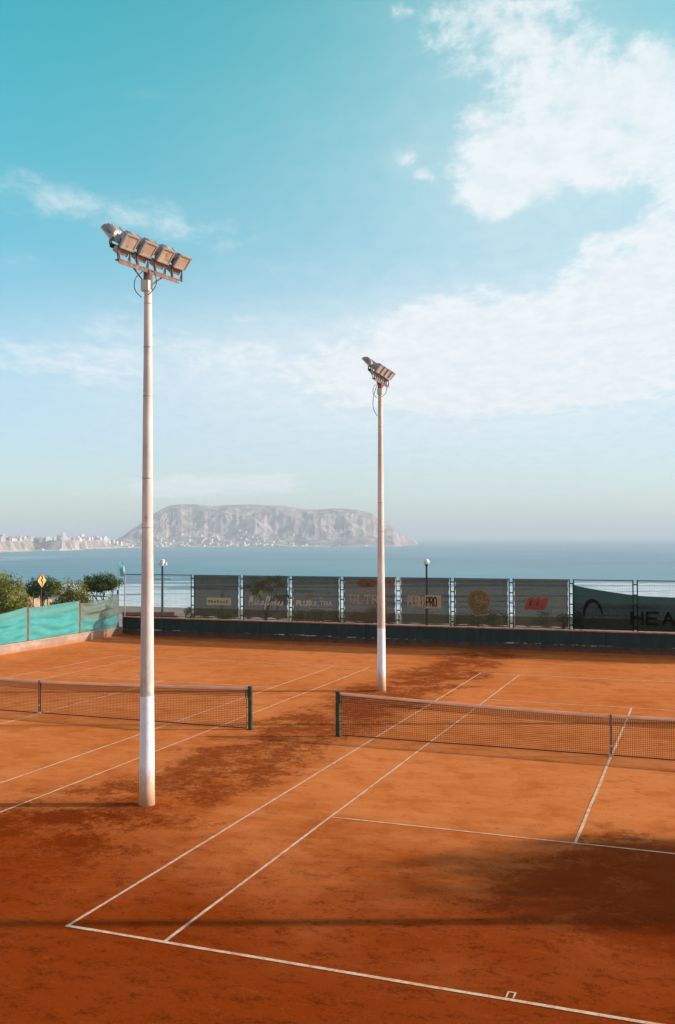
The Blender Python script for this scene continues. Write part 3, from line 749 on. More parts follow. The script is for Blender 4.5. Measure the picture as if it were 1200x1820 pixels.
# long sagging green sheet with a dark arch mark and letters
M_gsheet = fabric('dark_green_sheet', (.010, .015, .012), .03, .35, color2=(.014, .050, .040), split=2.25)
a, b_ = bx_[8]+.05, bx_[12]
root = empty('wind_sheet', (a, BY-.03, 0), label='long dark green wind sheet sagging along its top at the right of the fence', cat='wind sheet')
L = b_-a; ml = MB(); nx, nz = 90, 20
def sag(s):
    q = s/(bx_[9]-bx_[8]); base = 2.84-.42*min(1, q)**.75 - (.05*sin(max(0, q-1)*2.2))
    return base
for k in range(nz+1):
    for j in range(nx+1):
        s = L*j/nx; z1 = sag(s); z0 = 1.00+.03*abs(noise.noise(Vector((s*1.3, 0, 7))))
        ml.v.append(Vector((s, -wrinkle(31, s, k/nz*2)-.012*sin(k*1.1+s), z0+(z1-z0)*k/nz)))
for k in range(nz):
    for j in range(nx): q = k*(nx+1)+j; ml.f.append((q, q+1, q+nx+2, q+nx+1))
ml.build('cloth', M_gsheet, root, smooth=True)
M_logo = fabric('black_sheet_ink', (.016, .015, .012), .044, .33)
p = Print(root, L, 31, .030)
p.m.quad(*[Vector((x_, -.10, z_)) for x_, z_ in ((.42, 1.55), (.50, 1.58), (.57, 1.86), (.70, 2.06), (.86, 2.12), (1.0, 2.02), (1.10, 1.82), (1.20, 1.62), (1.25, 1.62), (1.16, 1.98), (1.0, 2.20), (.78, 2.28), (.56, 2.16), (.44, 1.9))])
p.done('arch_mark', M_logo); p = Print(root, L, 31, .030)
for st, xx in (('H', 2.35), ('E', 2.95), ('A', 3.55), ('D', 4.15)):
    for s_ in GL[st]:
        for (ax, az_), (bx2, bz) in zip(s_, s_[1:]):
            A = Vector((xx+ax*.42, -.10, 1.28+az_*.46)); B = Vector((xx+bx2*.42, -.10, 1.28+bz*.46)); dd_ = (B-A).normalized(); nn = Vector((-dd_.z, 0, dd_.x))*.055
            p.m.quad(A-nn-dd_*.04, B-nn+dd_*.04, B+nn+dd_*.04, A+nn-dd_*.04)
p.done('sheet_letters', M_logo)

# ------------------------------------------------------------------ turquoise screens on the left wall
M_wood = mat('weathered_timber', (.20, .085, .045), .8, vscale=5, var=.35, bump=.4, dirt=((.06, .03, .02), 3, .55))
M_post_dark = mat('dark_post_paint', (.02, .03, .035), .6)
SX = WX-.115
post_px = [48, 140, 210]
py_ = [px_on_x(p_, SX) for p_ in post_px]       # y of each post
pitch = py_[1]-py_[0]
posts = [py_[0]-2*pitch, py_[0]-pitch]+py_
plabels = ['timber screen post beyond the left edge, farther', 'timber screen post just beyond the left edge', 'brown timber post between the first and second turquoise screens',
           'brown timber post between the second and the creased screen', 'thin dark post at the wall corner by the fence']
hts = [1.95, 1.95, 1.97, 1.95, 2.22]
for y_, lb, h_ in zip(posts, plabels, hts):
    f = MB(); wdt = .13 if h_ < 2.1 else .07
    f.box((0, 0, (h_-.445)/2), (wdt, wdt, h_-.445))
    f.box((0, 0, h_-.445+.008), (wdt+.02, wdt+.02, .02))
    for zz2 in (.35, .8, 1.25): f.box((wdt/2+.006, 0, zz2), (.014, .03, .03))
    o = f.build('screen_post', M_wood if h_ < 2.1 else M_post_dark, bevel=.008); o.location = (SX, y_, .445)
    tag(o, lb, 'post', 'posts of the turquoise screens')
M_turq = fabric('turquoise_shade_net', (.12, .50, .47), .10, .35, color2=(.17, .44, .40), split=1.62)
M_turq2 = fabric('greyed_shade_net', (.13, .46, .43), .14, .35, color2=(.25, .31, .25), split=1.18)
def screen(yA, yB, zA, zB, dip, m_, label, seed, amp=.04, fold=False):
    root = empty('shade_screen', (SX, yA, 0), label=label, cat='shade screen', group='turquoise screens on the side wall')
    ml = MB(); nx, nz = 44, 30; L = yB-yA
    for k in range(nz+1):
        for j in range(nx+1):
            u = j/nx; v = k/nz; s = L*u
            z1 = zA+(zB-zA)*u-dip*4*u*(1-u)*(1 if not fold else (1.25-.5*u)); z0 = .47+.02*noise.noise(Vector((s, seed, 0)))
            z = z0+(z1-z0)*v
            rip = sin(v*21+4*noise.noise(Vector((s*.5, v*2, seed)))-(u-.5)**2*14)*.030 + noise.noise(Vector((s*.7, v*6.5, seed)))*amp*1.8 + noise.noise(Vector((s*2.6+v*3, v*5, seed+4)))*.018
            if fold: rip += .10*math.exp(-((v-.72+.35*4*(u*(1-u)-.25)*-.6)/.06)**2)*sin(pi*u) + .05*math.exp(-((u-.58-.1*v)/.03)**2)*(v < .5)
            env = min(1, u*12, (1-u)*12, v*10)*.9+.1
            ml.v.append(Vector((.075+rip*env+.04*sin(pi*u), s, z)))
    for k in range(nz):
        for j in range(nx): q = k*(nx+1)+j; ml.f.append((q, q+1, q+nx+2, q+nx+1))
    ml.build('cloth', m_, root, smooth=True)
    hem = MB(); hem.tube([(.078, L*j/20, zA+(zB-zA)*j/20-dip*4*(j/20)*(1-j/20)*(1 if not fold else (1.25-.5*j/20))) for j in range(21)], .010, 5); hem.build('hem_cord', M_post_dark if fold else m_, root)
screen(posts[1]+.07, posts[2]-.07, 1.72, 1.90, .10, M_turq, 'turquoise screen at the left edge, drooping in the middle', 1.)
screen(posts[2]+.07, posts[3]-.07, 1.84, 1.92, .01, M_turq, 'evenly stretched turquoise screen between the two timber posts', 2., .025)
screen(posts[3]+.07, posts[4]-.02, 1.83, 2.08, .12, M_turq2, 'greyish creased turquoise screen next to the fence corner', 3., .05, True)
screen(posts[0]+.07, posts[1]-.07, 1.85, 1.88, .06, M_turq, 'turquoise screen beyond the left edge of the picture', 4.)

# ------------------------------------------------------------------ tennis nets
M_cord = mat('net_cord', (.10, .045, .030), .9)
M_band = fabric('sun_bleached_headband', (.90, .64, .50), 0.02, .5)
M_strap = mat('centre_strap', (.22, .12, .09), .85)
M_postg = mat('net_post_green', (.020, .055, .040), .4, metal=.1, var=.4, vscale=9, dirt=((.10, .07, .05), 8, .60))
def tennis_net(xa, label, seed):
    root = empty('tennis_net', (xa, 0, 0), label=label, cat='tennis net', group='tennis nets')
    A, B, c_ = -.914, 11.884, 5.485
    def topz(x): u = abs(x-c_)/(c_+.914); return .905+(1.055-.905)*u**1.35
    def yo(x, z): return noise.noise(Vector((x*.35, z*1.6, seed)))*.05*(1-z)+noise.noise(Vector((x*1.4, z*3, seed)))*.012
    nv = 282; xs = [A+.10+(B-A-.20)*k/nv for k in range(nv+1)]
    f = MB(); th = .0066
    for x in xs:
        zt = topz(x)-.03; pts = [.03+(zt-.03)*k/5 for k in range(6)]
        for z0, z1 in zip(pts, pts[1:]): f.quad((x-th/2, yo(x, z0), z0), (x+th/2, yo(x, z0), z0), (x+th/2, yo(x, z1), z1), (x-th/2, yo(x, z1), z1))
    rows = 21
    for k in range(rows+1):
        for i in range(0, nv, 6):
            xA_, xB_ = xs[i], xs[min(nv, i+6)]
            zA_, zB_ = .03+(topz(xA_)-.06)*k/rows, .03+(topz(xB_)-.06)*k/rows
            tt = th if k else .030
            f.quad((xA_, yo(xA_, zA_)+.001, zA_-tt/2), (xB_, yo(xB_, zB_)+.001, zB_-tt/2), (xB_, yo(xB_, zB_)+.001, zB_+tt/2), (xA_, yo(xA_, zA_)+.001, zA_+tt/2))
    # doubled netting along the top, as on the real nets
    for x in xs[::1]:
        zt = topz(x)-.03; xx = x+.011; z0 = zt-.20
        f.quad((xx-th*.6, yo(xx, z0)+.014, z0), (xx+th*.6, yo(xx, z0)+.014, z0), (xx+th*.6, yo(xx, zt)+.014, zt), (xx-th*.6, yo(xx, zt)+.014, zt))
    for k in range(5):
        for i in range(0, nv, 6):
            xA_, xB_ = xs[i], xs[min(nv, i+6)]; zA_, zB_ = topz(xA_)-.05-.042*k, topz(xB_)-.05-.042*k
            f.quad((xA_, yo(xA_, zA_)+.015, zA_-th*.6), (xB_, yo(xB_, zB_)+.015, zB_-th*.6), (xB_, yo(xB_, zB_)+.015, zB_+th*.6), (xA_, yo(xA_, zA_)+.015, zA_+th*.6))
    f.build('netting', M_cord, root)
    f = MB(); n_ = 60
    for i in range(n_):
        xA_, xB_ = A+.07+(B-A-.14)*i/n_, A+.07+(B-A-.14)*(i+1)/n_
        for yy in (-.018, .018):
            f.quad((xA_, yy+yo(xA_, 1), topz(xA_)-.055), (xB_, yy+yo(xB_, 1), topz(xB_)-.055), (xB_, yy*.4+yo(xB_, 1), topz(xB_)+.006), (xA_, yy*.4+yo(xA_, 1), topz(xA_)+.006))
        f.quad((xA_, -.0072+yo(xA_, 1), topz(xA_)+.006), (xB_, -.0072+yo(xB_, 1), topz(xB_)+.006), (xB_, .0072+yo(xB_, 1), topz(xB_)+.006), (xA_, .0072+yo(xA_, 1), topz(xA_)+.006))
    f.build('head_band', M_band, root)
    f = MB(); f.box((c_, -.034, .46), (.042, .012, .90)); f.box((c_, .034, .46), (.042, .012, .90)); f.box((c_, 0, .915), (.042, .08, .012))
    st = f.build('centre_strap', M_strap, root)
    f = MB(); f.box((c_, -.046, .24), (.06, .016, .05)); f.box((c_, -.03, .03), (.09, .06, .05)); f.build('buckle', M_galv, st)
    for X_, sg in ((A, 1), (B, -1)):
        f = MB(); f.box((X_, 0, .535), (.088, .088, 1.07)); f.box((X_, 0, 1.079), (.10, .10, .018)); f.box((X_, 0, .012), (.16, .16, .022))
        f.box((X_+sg*.055, -.01, .90), (.02, .05, .22)); f.box((X_, -.052, .78), (.05, .02, .10))
        po = f.build('net_post', M_postg, root, bevel=.006)
        f = MB(); f.tube([(X_+sg*.10, 0, .05), (X_+sg*.10, 0, 1.01)], .007, 5)
        for k in range(5): f.tube([(X_+sg*.04, 0, .18+.19*k), (X_+sg*.11, 0, .16+.19*k)], .008, 4)
        f.cable([(X_+sg*.05, -.02, 1.0), (X_+sg*.12, -.03, .96), (X_+sg*.10, -.05, .84), (X_+sg*.13, -.04, .78)], .012, 5)
        f.build('lacing', M_cord, po)
    return root
tennis_net(0, 'tennis net with bleached top band across the right court', 1.)
tennis_net(-15.15, 'tennis net across the left court behind the near light pole', 8.)

# ------------------------------------------------------------------ floodlight poles
def pole_material(seed):
    M = bpy.data.materials.new('pole_concrete'); M.use_nodes = True; t = NT(M.node_tree); b = t.n['Principled BSDF']
    tc = t.node('ShaderNodeTexCoord').outputs['Object']; x, y, z = t.sep(tc)[:3]; P = t.vm('ADD', tc, (seed, seed*2, 0))
    c = t.mix(t.step(t.noise(t.map(P, scale=(1, 1, .25)), 3, 6, .65), .35, .68), (.58, .47, .42), (.78, .67, .60))
    c = t.mix(t.step(t.noise(t.map(P, scale=(3, 3, .8)), 4, 6, .75), .58, .68), c, (.38, .27, .21))
    age = t.m('MULTIPLY', t.step(t.m('ADD', z, t.m('MULTIPLY', t.noise(P, 2), .8)), 3.6, 2.3), t.step(t.noise(t.map(P, scale=(3, 3, 1.2)), 3.5, 6, .75), .42, .60))
    c = t.mix(t.m('MULTIPLY', age, .55), c, (.36, .27, .20))
    lim = t.m('ADD', z, t.m('MULTIPLY', t.m('SUBTRACT', t.noise(P, 7, 3), .5), .03))
    white = t.m('SUBTRACT', 1., t.step(lim, 1.955, 1.965)); c = t.mix(white, c, t.mix(t.step(t.noise(P, 6, 5), .4, .7), (.86, .88, .95), (.80, .82, .88)))
    splash = t.m('MULTIPLY', t.m('SUBTRACT', 1., t.step(t.m('ADD', z, t.m('MULTIPLY', t.m('SUBTRACT', t.noise(t.map(P, scale=(4, 4, 1)), 2.6, 5, .7), .5), .9)), .22, .85)), .95)
    c = t.mix(splash, c, (.62, .37, .20))
    spots = t.m('MULTIPLY', t.step(t.noise(P, 24, 3, .7), .66, .70), t.step(t.noise(P, 2.1, 2), .5, .6)); c = t.mix(t.m('MULTIPLY', spots, .7), c, (.25, .22, .22))
    t.put(b.inputs['Base Color'], c); b.inputs['Roughness'].default_value = .75
    bn = t.node('ShaderNodeBump'); bn.inputs['Strength'].default_value = .35; bn.inputs['Distance'].default_value = .01; t.put(bn.inputs['Height'], t.noise(P, 22, 5, .7)); t.put(b.inputs['Normal'], bn.outputs[0])
    return M


M_rust = mat('rusted_steel', (.20, .10, .075), .7, metal=.2, vscale=12, var=.4, dirt=((.10, .07, .07), 9, .55))
M_housing = mat('lamp_housing_grey', (.34, .31, .30), .55, metal=.3, vscale=8, var=.25, dirt=((.16, .08, .05), 7, .56))
M_glass = mat('dusty_glass_clay_reflection', (.50, .37, .27), .30, vscale=5, var=.18, spec=.6, dirt=((.34, .17, .08), 4, .55))  # tan reflection of the clay put into the glass colour, with dirt blotches
M_rim = mat('lamp_rim', (.50, .47, .44), .4, metal=.4)
M_cable = mat('black_cable', (.02, .025, .028), .6)
M_jbox = mat('pale_junction_box', (.66, .60, .58), .6)


def flood_head(root, yy, side, tilt, zoff=0., rust=False):
    """one floodlight head at yy along the bar, facing +x (side 1) or -x (side -1) and down"""
    a = R(tilt); n = Vector((side*cos(a), 0, -sin(a))); u = Vector((side*sin(a), 0, cos(a))); l = Vector((0, 1, 0))
    c = Vector((.13, yy, .36)) if side > 0 else Vector((-.20, yy, .56)); rot = Matrix((l, u, n)).transposed()
    wd, ht = (.32, .27) if side > 0 else (.31, .34); zb_ = 0. if side > 0 else .30; xb_ = 0. if side > 0 else -.12
    def loop(k, w_, h_, dn): return [c+l*(sx*w_/2)+u*(sy*h_/2)+n*dn for sx, sy in ((-1, -1), (1, -1), (1, 1), (-1, 1))]
    f = MB(); rings = [loop(0, wd, ht, .05), loop(1, wd, ht, .0), loop(2, wd*.90, ht*.86, -.05), loop(3, wd*.5, ht*.45, -.11)]
    k = len(f.v)
    for r_ in rings: f.v += r_
    for i in range(3):
        for j in range(4): f.f.append((k+4*i+j, k+4*i+(j+1) % 4, k+4*i+4+(j+1) % 4, k+4*i+4+j))
    f.f.append((k+15, k+14, k+13, k+12)); f.f.append((k, k+1, k+2, k+3))
    for q in range(5): f.box(c+l*(-.14+.07*q)-n*.07+u*.0, (.006, ht*.6, .07), rot)      # cooling fins
    hd = f.build('lamp_head', M_housing, root)
    f = MB(); f.box(c+n*.056, (wd*.90, ht*.86, .008), rot); f.build('lens', M_glass, hd)
    f = MB()
    for sy in (-1, 1): f.box(c+n*.058+u*sy*ht*.47, (wd+.01, .028, .03), rot)
    for sx in (-1, 1): f.box(c+n*.0575+l*sx*wd*.47, (.026, ht*.88, .028), rot)
    f.build('rim', M_rim, hd)
    f = MB(); f.box(c-u*(ht*.5+.085)-n*.045, (.26, .11, .13), rot); f.build('gear_box', M_housing, hd)
    f = MB()
    for sy in (-1, 1):
        f.box(Vector((xb_+side*.03, yy+sy*.15, .12+zb_)), (.03, .008, .22)); f.tube([c+l*sy*.17-n*.02, Vector((xb_+side*.03, yy+sy*.15, .22+zb_)), Vector((xb_+side*.03, yy+sy*.10, .03+zb_))], .011, 5)
    f.box(Vector((xb_+side*.03, yy, .03+zb_)), (.04, .30, .012)); f.build('bracket', M_rust, hd)


def light_pole(x, y, rz, label, seed, lean=0.):
    root = empty('light_pole', (x, y, 0), label=label, cat='light pole', group='floodlight poles beside the courts')
    Ht = 9.70; pm = pole_material(seed); f = MB(); n_ = 24; N = 26
    pts = [(noise.noise(Vector((seed, k*.2, 0)))*.006, noise.noise(Vector((seed, k*.2, 9)))*.006, -.05+(Ht+.05)*k/N) for k in range(N+1)]
    f.tube(pts, [.140-(.140-.067)*(k/N)**.95+(.006 if k == 0 else 0) for k in range(N+1)], n_)
    f.build('shaft', pm, root, smooth=True)
    f = MB()
    for zz2 in (9.1, 8.3, 7.4, 5.9, 5.0):       # old bolt holes and rings
        f.tube([(0, 0, zz2-.008), (0, 0, zz2+.008)], .140-(.073)*(zz2/Ht)**.95+.003, n_)
    f.build('joint_rings', M_housing, root)
    top = empty('lamp_rack', (0, 0, Ht)); top.parent = root; top.rotation_euler = (0, 0, rz)
    rack = MB(); rack.box((0, 0, .02), (.10, 1.62, .014)); rack.box((.044, 0, -.015), (.012, 1.62, .07)); rack.tube([(0, 0, -.34), (0, 0, .02)], .085, 12)
    for sy in (-1, 1): rack.tube([(0, sy*.05, -.26), (0, sy*.42, .0)], .016, 6)
    rk = rack.build('cross_bar', M_rust, root); rk.parent = root; rk.location = (0, 0, Ht); rk.rotation_euler = (0, 0, rz)
    bpy.data.objects.remove(top)
    r2 = MB(); r2.box((-.14, 0, .315), (.06, 1.62, .012)); r2.box((-.168, 0, .29), (.010, 1.62, .05))
    for sy in (-.72, -.24, .24, .72): r2.tube([(-.02, sy, .02), (-.14, sy, .31)], .014, 5)
    r2.build('upper_bar', M_rust, rk)
    for k in range(4):
        yy = -.66+.475*k
        flood_head(rk, yy, 1, 38+2.*(k % 2)); flood_head(rk, yy-.02, -1, 42+3*(k % 3))
    f = MB(); f.box((.03, -.13, Ht-.30), (.16, .09, .20)); f.build('junction_box', M_jbox, root, bevel=.01)
    f = MB()
    f.cable([(-.05, -.1, Ht-.02), (-.17, -.16, Ht-.16), (-.18, -.15, Ht-.36), (-.07, -.10, Ht-.50)], .008, 5)
    f.cable([(.12, -.08, Ht-.02), (.22, -.12, Ht-.10), (.25, -.13, Ht-.30), (.14, -.14, Ht-.44), (.06, -.1, Ht-.46)], .008, 5)
    if seed > 5:
        f.cable([(-.03, -.06, Ht+.0), (-.12, -.10, Ht-.2), (-.20, -.10, Ht-.5), (-.20, -.10, Ht-.8), (-.11, -.09, Ht-1.0), (-.08, -.05, Ht-1.05)], .010, 5)
    f.build('loose_cable', M_cable, root)
    root.rotation_euler = (0, R(lean), 0)
    return root


light_pole(-2.03, -6.80, R(-10), 'near tall light pole with eight floodlights, left of the nearer net post', 2.)
light_pole(-2.07, 6.92, R(3), 'farther light pole standing behind the right net', 9.)
light_pole(13.03, -6.80, R(-8), 'light pole out of frame beyond the right court, near end', 4.)
light_pole(13.03, 6.92, R(-8), 'light pole out of frame beyond the right court, far end', 7.)

# ------------------------------------------------------------------ trees
def leaf_mat(name, c1, c2, c3):
    M = bpy.data.materials.new(name); M.use_nodes = True; t = NT(M.node_tree); b = t.n['Principled BSDF']
    P = t.node('ShaderNodeNewGeometry').outputs['Position']
    c = t.mix(t.step(t.noise(P, 1.6, 3), .38, .62), c1, c2); c = t.mix(t.step(t.noise(P, 11, 3), .5, .68), c, c3)
    t.put(b.inputs['Base Color'], c); b.inputs['Roughness'].default_value = .6; b.inputs['Specular IOR Level'].default_value = .25
    tl = t.node('ShaderNodeBsdfTranslucent'); t.put(tl.inputs[0], c); mx = t.node('ShaderNodeMixShader'); mx.inputs[0].default_value = .25
    t.l.new(b.outputs[0], mx.inputs[1]); t.l.new(tl.outputs[0], mx.inputs[2]); t.l.new(mx.outputs[0], t.n['Material Output'].inputs[0]); return M


L_olive = leaf_mat('olive_leaves', (.13, .155, .022), (.26, .25, .04), (.40, .34, .08))
L_dark = leaf_mat('dark_leaves', (.040, .075, .022), (.08, .125, .03), (.14, .18, .045))
L_gold = leaf_mat('golden_green_leaves', (.14, .16, .02), (.30, .26, .045), (.42, .26, .06))
L_flower = leaf_mat('green_leaves_with_pink_flowers', (.05, .09, .025), (.08, .12, .03), (.38, .10, .10))
M_bark = mat('bark', (.085, .060, .045), .95, vscale=9, var=.35, bump=.6, bscale=20)


def tree(name, base, height, clumps, n, leaf, lm_, label, cat='tree', lean=(0, 0), group=None, seed=1, trunk=.09, bare=False):
    rn = random.Random(seed); root = empty(name, base, label=label, cat=cat, group=group)
    top = Vector((lean[0], lean[1], height*.62))
    f = MB(); pts = [Vector((0, 0, -.2))]+[Vector((lean[0]*k/5+rn.uniform(-.04, .04)*height*.3, lean[1]*k/5+rn.uniform(-.04, .04)*height*.3, height*.62*k/5)) for k in range(1, 6)]
    f.tube(pts, trunk, 7, trunk*.45)
    for c_, r_ in clumps:
        k = rn.randint(2, 5) if len(pts) > 5 else 3; a_ = pts[k]; e = Vector(c_)+Vector((rn.uniform(-.3, .3)*r_[0], rn.uniform(-.3, .3)*r_[1], rn.uniform(-.2, .4)*r_[2]))
        mid_ = (a_+e)/2+Vector((rn.uniform(-.2, .2), rn.uniform(-.2, .2), -.1)); f.tube([a_, mid_, e], trunk*.35, 5, trunk*.1)
        for _ in range(3):
            e2 = Vector(c_)+Vector((rn.uniform(-.8, .8)*r_[0], rn.uniform(-.8, .8)*r_[1], rn.uniform(-.2, .8)*r_[2])); f.tube([mid_, (mid_+e2)/2+Vector((0, 0, .05)), e2], trunk*.18, 4, trunk*.06)
    f.build('trunk', M_bark, root)
    if bare: return root
    clumps = [(c_, (r_[0]*1.14, r_[1]*1.1, r_[2]*1.14)) for c_, r_ in clumps]
    n = int(n*1.35); f = MB(); tot = sum(r_[0]*r_[1]+r_[2]*r_[0] for _, r_ in clumps)
    for c_, r_ in clumps:
        nn_ = int(n*(r_[0]*r_[1]+r_[2]*r_[0])/tot); subs = []
        for _ in range(max(6, nn_//42)):
            d = Vector((rn.gauss(0, 1), rn.gauss(0, 1), rn.gauss(0, 1))).normalized(); q = rn.uniform(.55, 1.0)
            subs.append(Vector((c_[0]+d.x*r_[0]*q, c_[1]+d.y*r_[1]*q, c_[2]+d.z*r_[2]*q)))
        sr = min(r_)*.50
        for _ in range(nn_):
            s_ = rn.choice(subs); d = Vector((rn.gauss(0, 1), rn.gauss(0, 1), rn.gauss(0, .8))); d = d.normalized()*(rn.random()**.5)*sr*1.25
            p = s_+d; ax = Vector((rn.gauss(0, 1), rn.gauss(0, 1), rn.gauss(0, 1)+.4)).normalized(); ay = ax.cross(Vector((rn.gauss(0, 1), rn.gauss(0, 1), rn.gauss(0, 1)))).normalized()
            lf = leaf*rn.uniform(.55, 1.25); w_ = lf*.36
            f.quad(p-ax*lf*.5, p+ay*w_*.5-ax*lf*.05, p+ax*lf*.5, p-ay*w_*.5-ax*lf*.05)
    f.build('crown', lm_, root)
    return root


def at(px, dist, z=0.): return fdist(px, dist, z)
def clump_row(seed, k, wx, wy, z0, z1, rmin, rmax):
    rn = random.Random(seed); return [((rn.uniform(-wx, wx), rn.uniform(-wy, wy), rn.uniform(z0, z1)), (rn.uniform(rmin, rmax), rn.uniform(rmin, rmax), rn.uniform(rmin, rmax)*.8)) for _ in range(k)]


tree('shrub', at(4, 45, .18), 3.1, [((-.4, 0, 2.55), (.55, .5, .5)), ((.45, 0, 2.35), (.5, .5, .45)), ((.85, 0, 1.75), (.45, .5, .5)), ((.95, 0, 1.1), (.4, .4, .5)), ((0, 0, 1.7), (.8, .6, .7)), ((-.9, 0, 2.0), (.6, .6, .6)), ((.3, 0, .9), (.9, .6, .7)), ((-.7, 0, 1.0), (.8, .6, .7))], 9500, .13, L_olive, 'large olive green shrub rising over the first turquoise screen', 'shrub', group='trees behind the screens', seed=2)
tree('tree', at(-62, 46, 0), 3.3, clump_row(5, 9, .9, .8, .8, 2.7, .5, .75), 2800, .14, L_olive, 'olive green tree beyond the left edge of the picture', seed=12, group='trees behind the screens')
tree('shrub', at(44, 47, 0), 2.6, [((0, 0, 1.1), (.5, .5, .7)), ((.1, 0, 1.6), (.45, .3, .4)), ((-.3, 0, 2.1), (.25, .3, .5))], 2200, .12, L_gold, 'yellowish shrub filling the gap left of the diamond road sign', 'shrub', seed=5, group='trees behind the screens')
tree('tree', at(77, 62, -.3), 3.1, [((-.65, 0, 1.95), (.6, .6, .42)), ((.0, .1, 2.15), (.65, .6, .42)), ((.75, 0, 1.9), (.6, .5, .40)), ((0, 0, 1.65), (1.0, .6, .36))], 4600, .15, L_dark, 'round dark green tree crown right behind the diamond road sign', seed=6, group='trees behind the screens')
tree('shrub', at(128, 48, 0), 2.8, [((-.42, 0, 2.15), (.42, .5, .48)), ((.32, .1, 2.2), (.45, .5, .5)), ((0, 0, 1.6), (.85, .5, .5)), ((.75, 0, 1.55), (.36, .4, .5)), ((-.6, 0, 1.5), (.35, .4, .45)), ((0, 0, 1.0), (.9, .5, .5))], 6200, .12, L_gold, 'golden green bush between the road sign and the leaning tree', 'shrub', seed=8, group='trees behind the screens')
tree('shrub', at(94, 47, 0), 1.9, [((0, 0, 1.1), (.38, .4, .45)), ((.15, 0, 1.45), (.28, .25, .28))], 1300, .11, L_flower, 'small bush with pink flowers below the diamond road sign', 'shrub', seed=9, group='trees behind the screens')
b0 = at(178, 52, -.2); e0 = at(179, 52, 2.3)
lx = Vector((cos(YAW), -sin(YAW), 0))
def off(d, z): return (lx.x*d, lx.y*d, z)
tree('tree', at(174, 52, -.4), 3.25, [(off(0, 2.7), (1., .6, .3)), (off(-.25, 2.85), (.55, .5, .30)), (off(.35, 2.95), (.55, .5, .34)), (off(.85, 2.75), (.45, .5, .28)), (off(.25, 2.6), (.8, .5, .22)), (off(-.6, 2.6), (.3, .4, .2))], 5600, .12, L_dark,
     'dark green umbrella shaped tree on a thin leaning trunk', lean=off(.85, 0)[:2], seed=10, group='trees behind the screens', trunk=.07)
tree('bare_shrub', at(203, 50, 0), 2.6, [(off(.1, 2.3), (.35, .3, .5)), (off(.2, 1.8), (.35, .3, .5)), (off(-.15, 2.0), (.3, .3, .4)), (off(.0, 1.4), (.3, .3, .4))], 0, .1, L_dark, 'pale leafless twiggy shrub by the fence corner', 'shrub', seed=11, bare=True, trunk=.035)
for k, (px, sd2, hh) in enumerate(((372, 21, 2.2), (468, 22, 2.9), (560, 23, 2.1), (660, 26, 2.4), (850, 24, 2.5), (1000, 25, 2.2))):
    lb = ['low dark bush seen dimly through the plaque banner', 'forked tree seen dimly through the Miraflores banner', 'low bush seen dimly through the PLUSULTRA banner', 'bush seen dimly through the ULTRA banner',
          'bush seen dimly through the round seal banner', 'bush seen dimly between the red mark and the green sheet'][k]
    cl_ = [((-.5, 0, hh*.8), (.55, .5, .34)), ((.5, .1, hh*.85), (.6, .5, .3)), ((1.1, 0, hh*.62), (.4, .4, .25))] if k in (1,) else [((-.7, 0, .5), (.7, .5, .45)), ((.2, 0, .7), (.7, .5, .45)), ((1., 0, .5), (.5, .5, .4))]
    tree('tree' if k == 1 else 'shrub', at(px, 49, 0), hh if k == 1 else 1.2, cl_, 1500, .12, L_dark, lb, 'tree' if k == 1 else 'shrub', seed=sd2, group='greenery behind the banners', lean=(.4, 0) if k == 1 else (0, 0))
tree('tree', at(400, 50, 0), 2.6, [((-.3, 0, 1.9), (.2, .2, .3)), ((.35, 0, 1.8), (.2, .2, .3)), ((0, 0, 2.0), (.2, .2, .3))], 0, .1, L_dark, 'bare forked sapling behind the plaque banner', seed=33, bare=True, trunk=.06, lean=(-.3, 0))
tree('shrub', at(334, 49.5, 0), 1.2, [((0, 0, 1.0), (.28, .2, .22)), ((.12, 0, .8), (.25, .2, .25))], 420, .11, L_dark, 'little plant peeping over the wall under the fence post', 'shrub', seed=34)
# tall tree out of frame on the right, whose shade falls across the right court
tree('tree', (20.6, -2.6, 0), 7.0, [((0, 0, 4.9), (1.6, 1.5, 1.0)), ((-1.2, -.9, 4.2), (1.2, 1.1, .8)), ((1.0, .9, 4.4), (1.3, 1.1, .8)), ((.2, -1.7, 4.0), (1.2, .9, .7)), ((1.6, -1.0, 3.9), (1.4, 1.2, .7)), ((-.3, 1.3, 5.4), (1.2, .9, .6)), ((2.6, .4, 4.6), (1.4, 1.3, .8)), ((1.4, 2.6, 3.9), (1.3, 1.3, .5)), ((.6, 3.6, 3.7), (1.0, .9, .35))],
     11000, .24, L_dark, 'broad tree out of frame right of the right court', seed=40, trunk=.2)

# ------------------------------------------------------------------ street furniture beyond the fences
# mound of bare earth behind the screens
mo = MB(); c0 = at(58, 66, 0); k0 = 14
for j in range(k0+1):
    for i in range(k0*2):
        a = 2*pi*i/(k0*2); q = j/k0; rr = 3.2*q*(1+.12*noise.noise(Vector((cos(a)*2, sin(a)*2, 0))))
        mo.v.append(Vector((c0.x+cos(a)*rr*.5, c0.y+sin(a)*rr, -.1+1.25*(1-q*q)**1.4*(1+.1*noise.noise(Vector((cos(a)*3*q, sin(a)*3*q, 5)))))))
for j in range(k0):
    for i in range(k0*2): mo.f.append((j*k0*2+i, (j+1)*k0*2+i, (j+1)*k0*2+(i+1) % (k0*2), j*k0*2+(i+1) % (k0*2)))
tag(mo.build('earth_mound', mat('tan_earth', (.42, .28, .17), .95, vscale=1.5, var=.3, bump=.5, bscale=5), smooth=True), kind='structure')
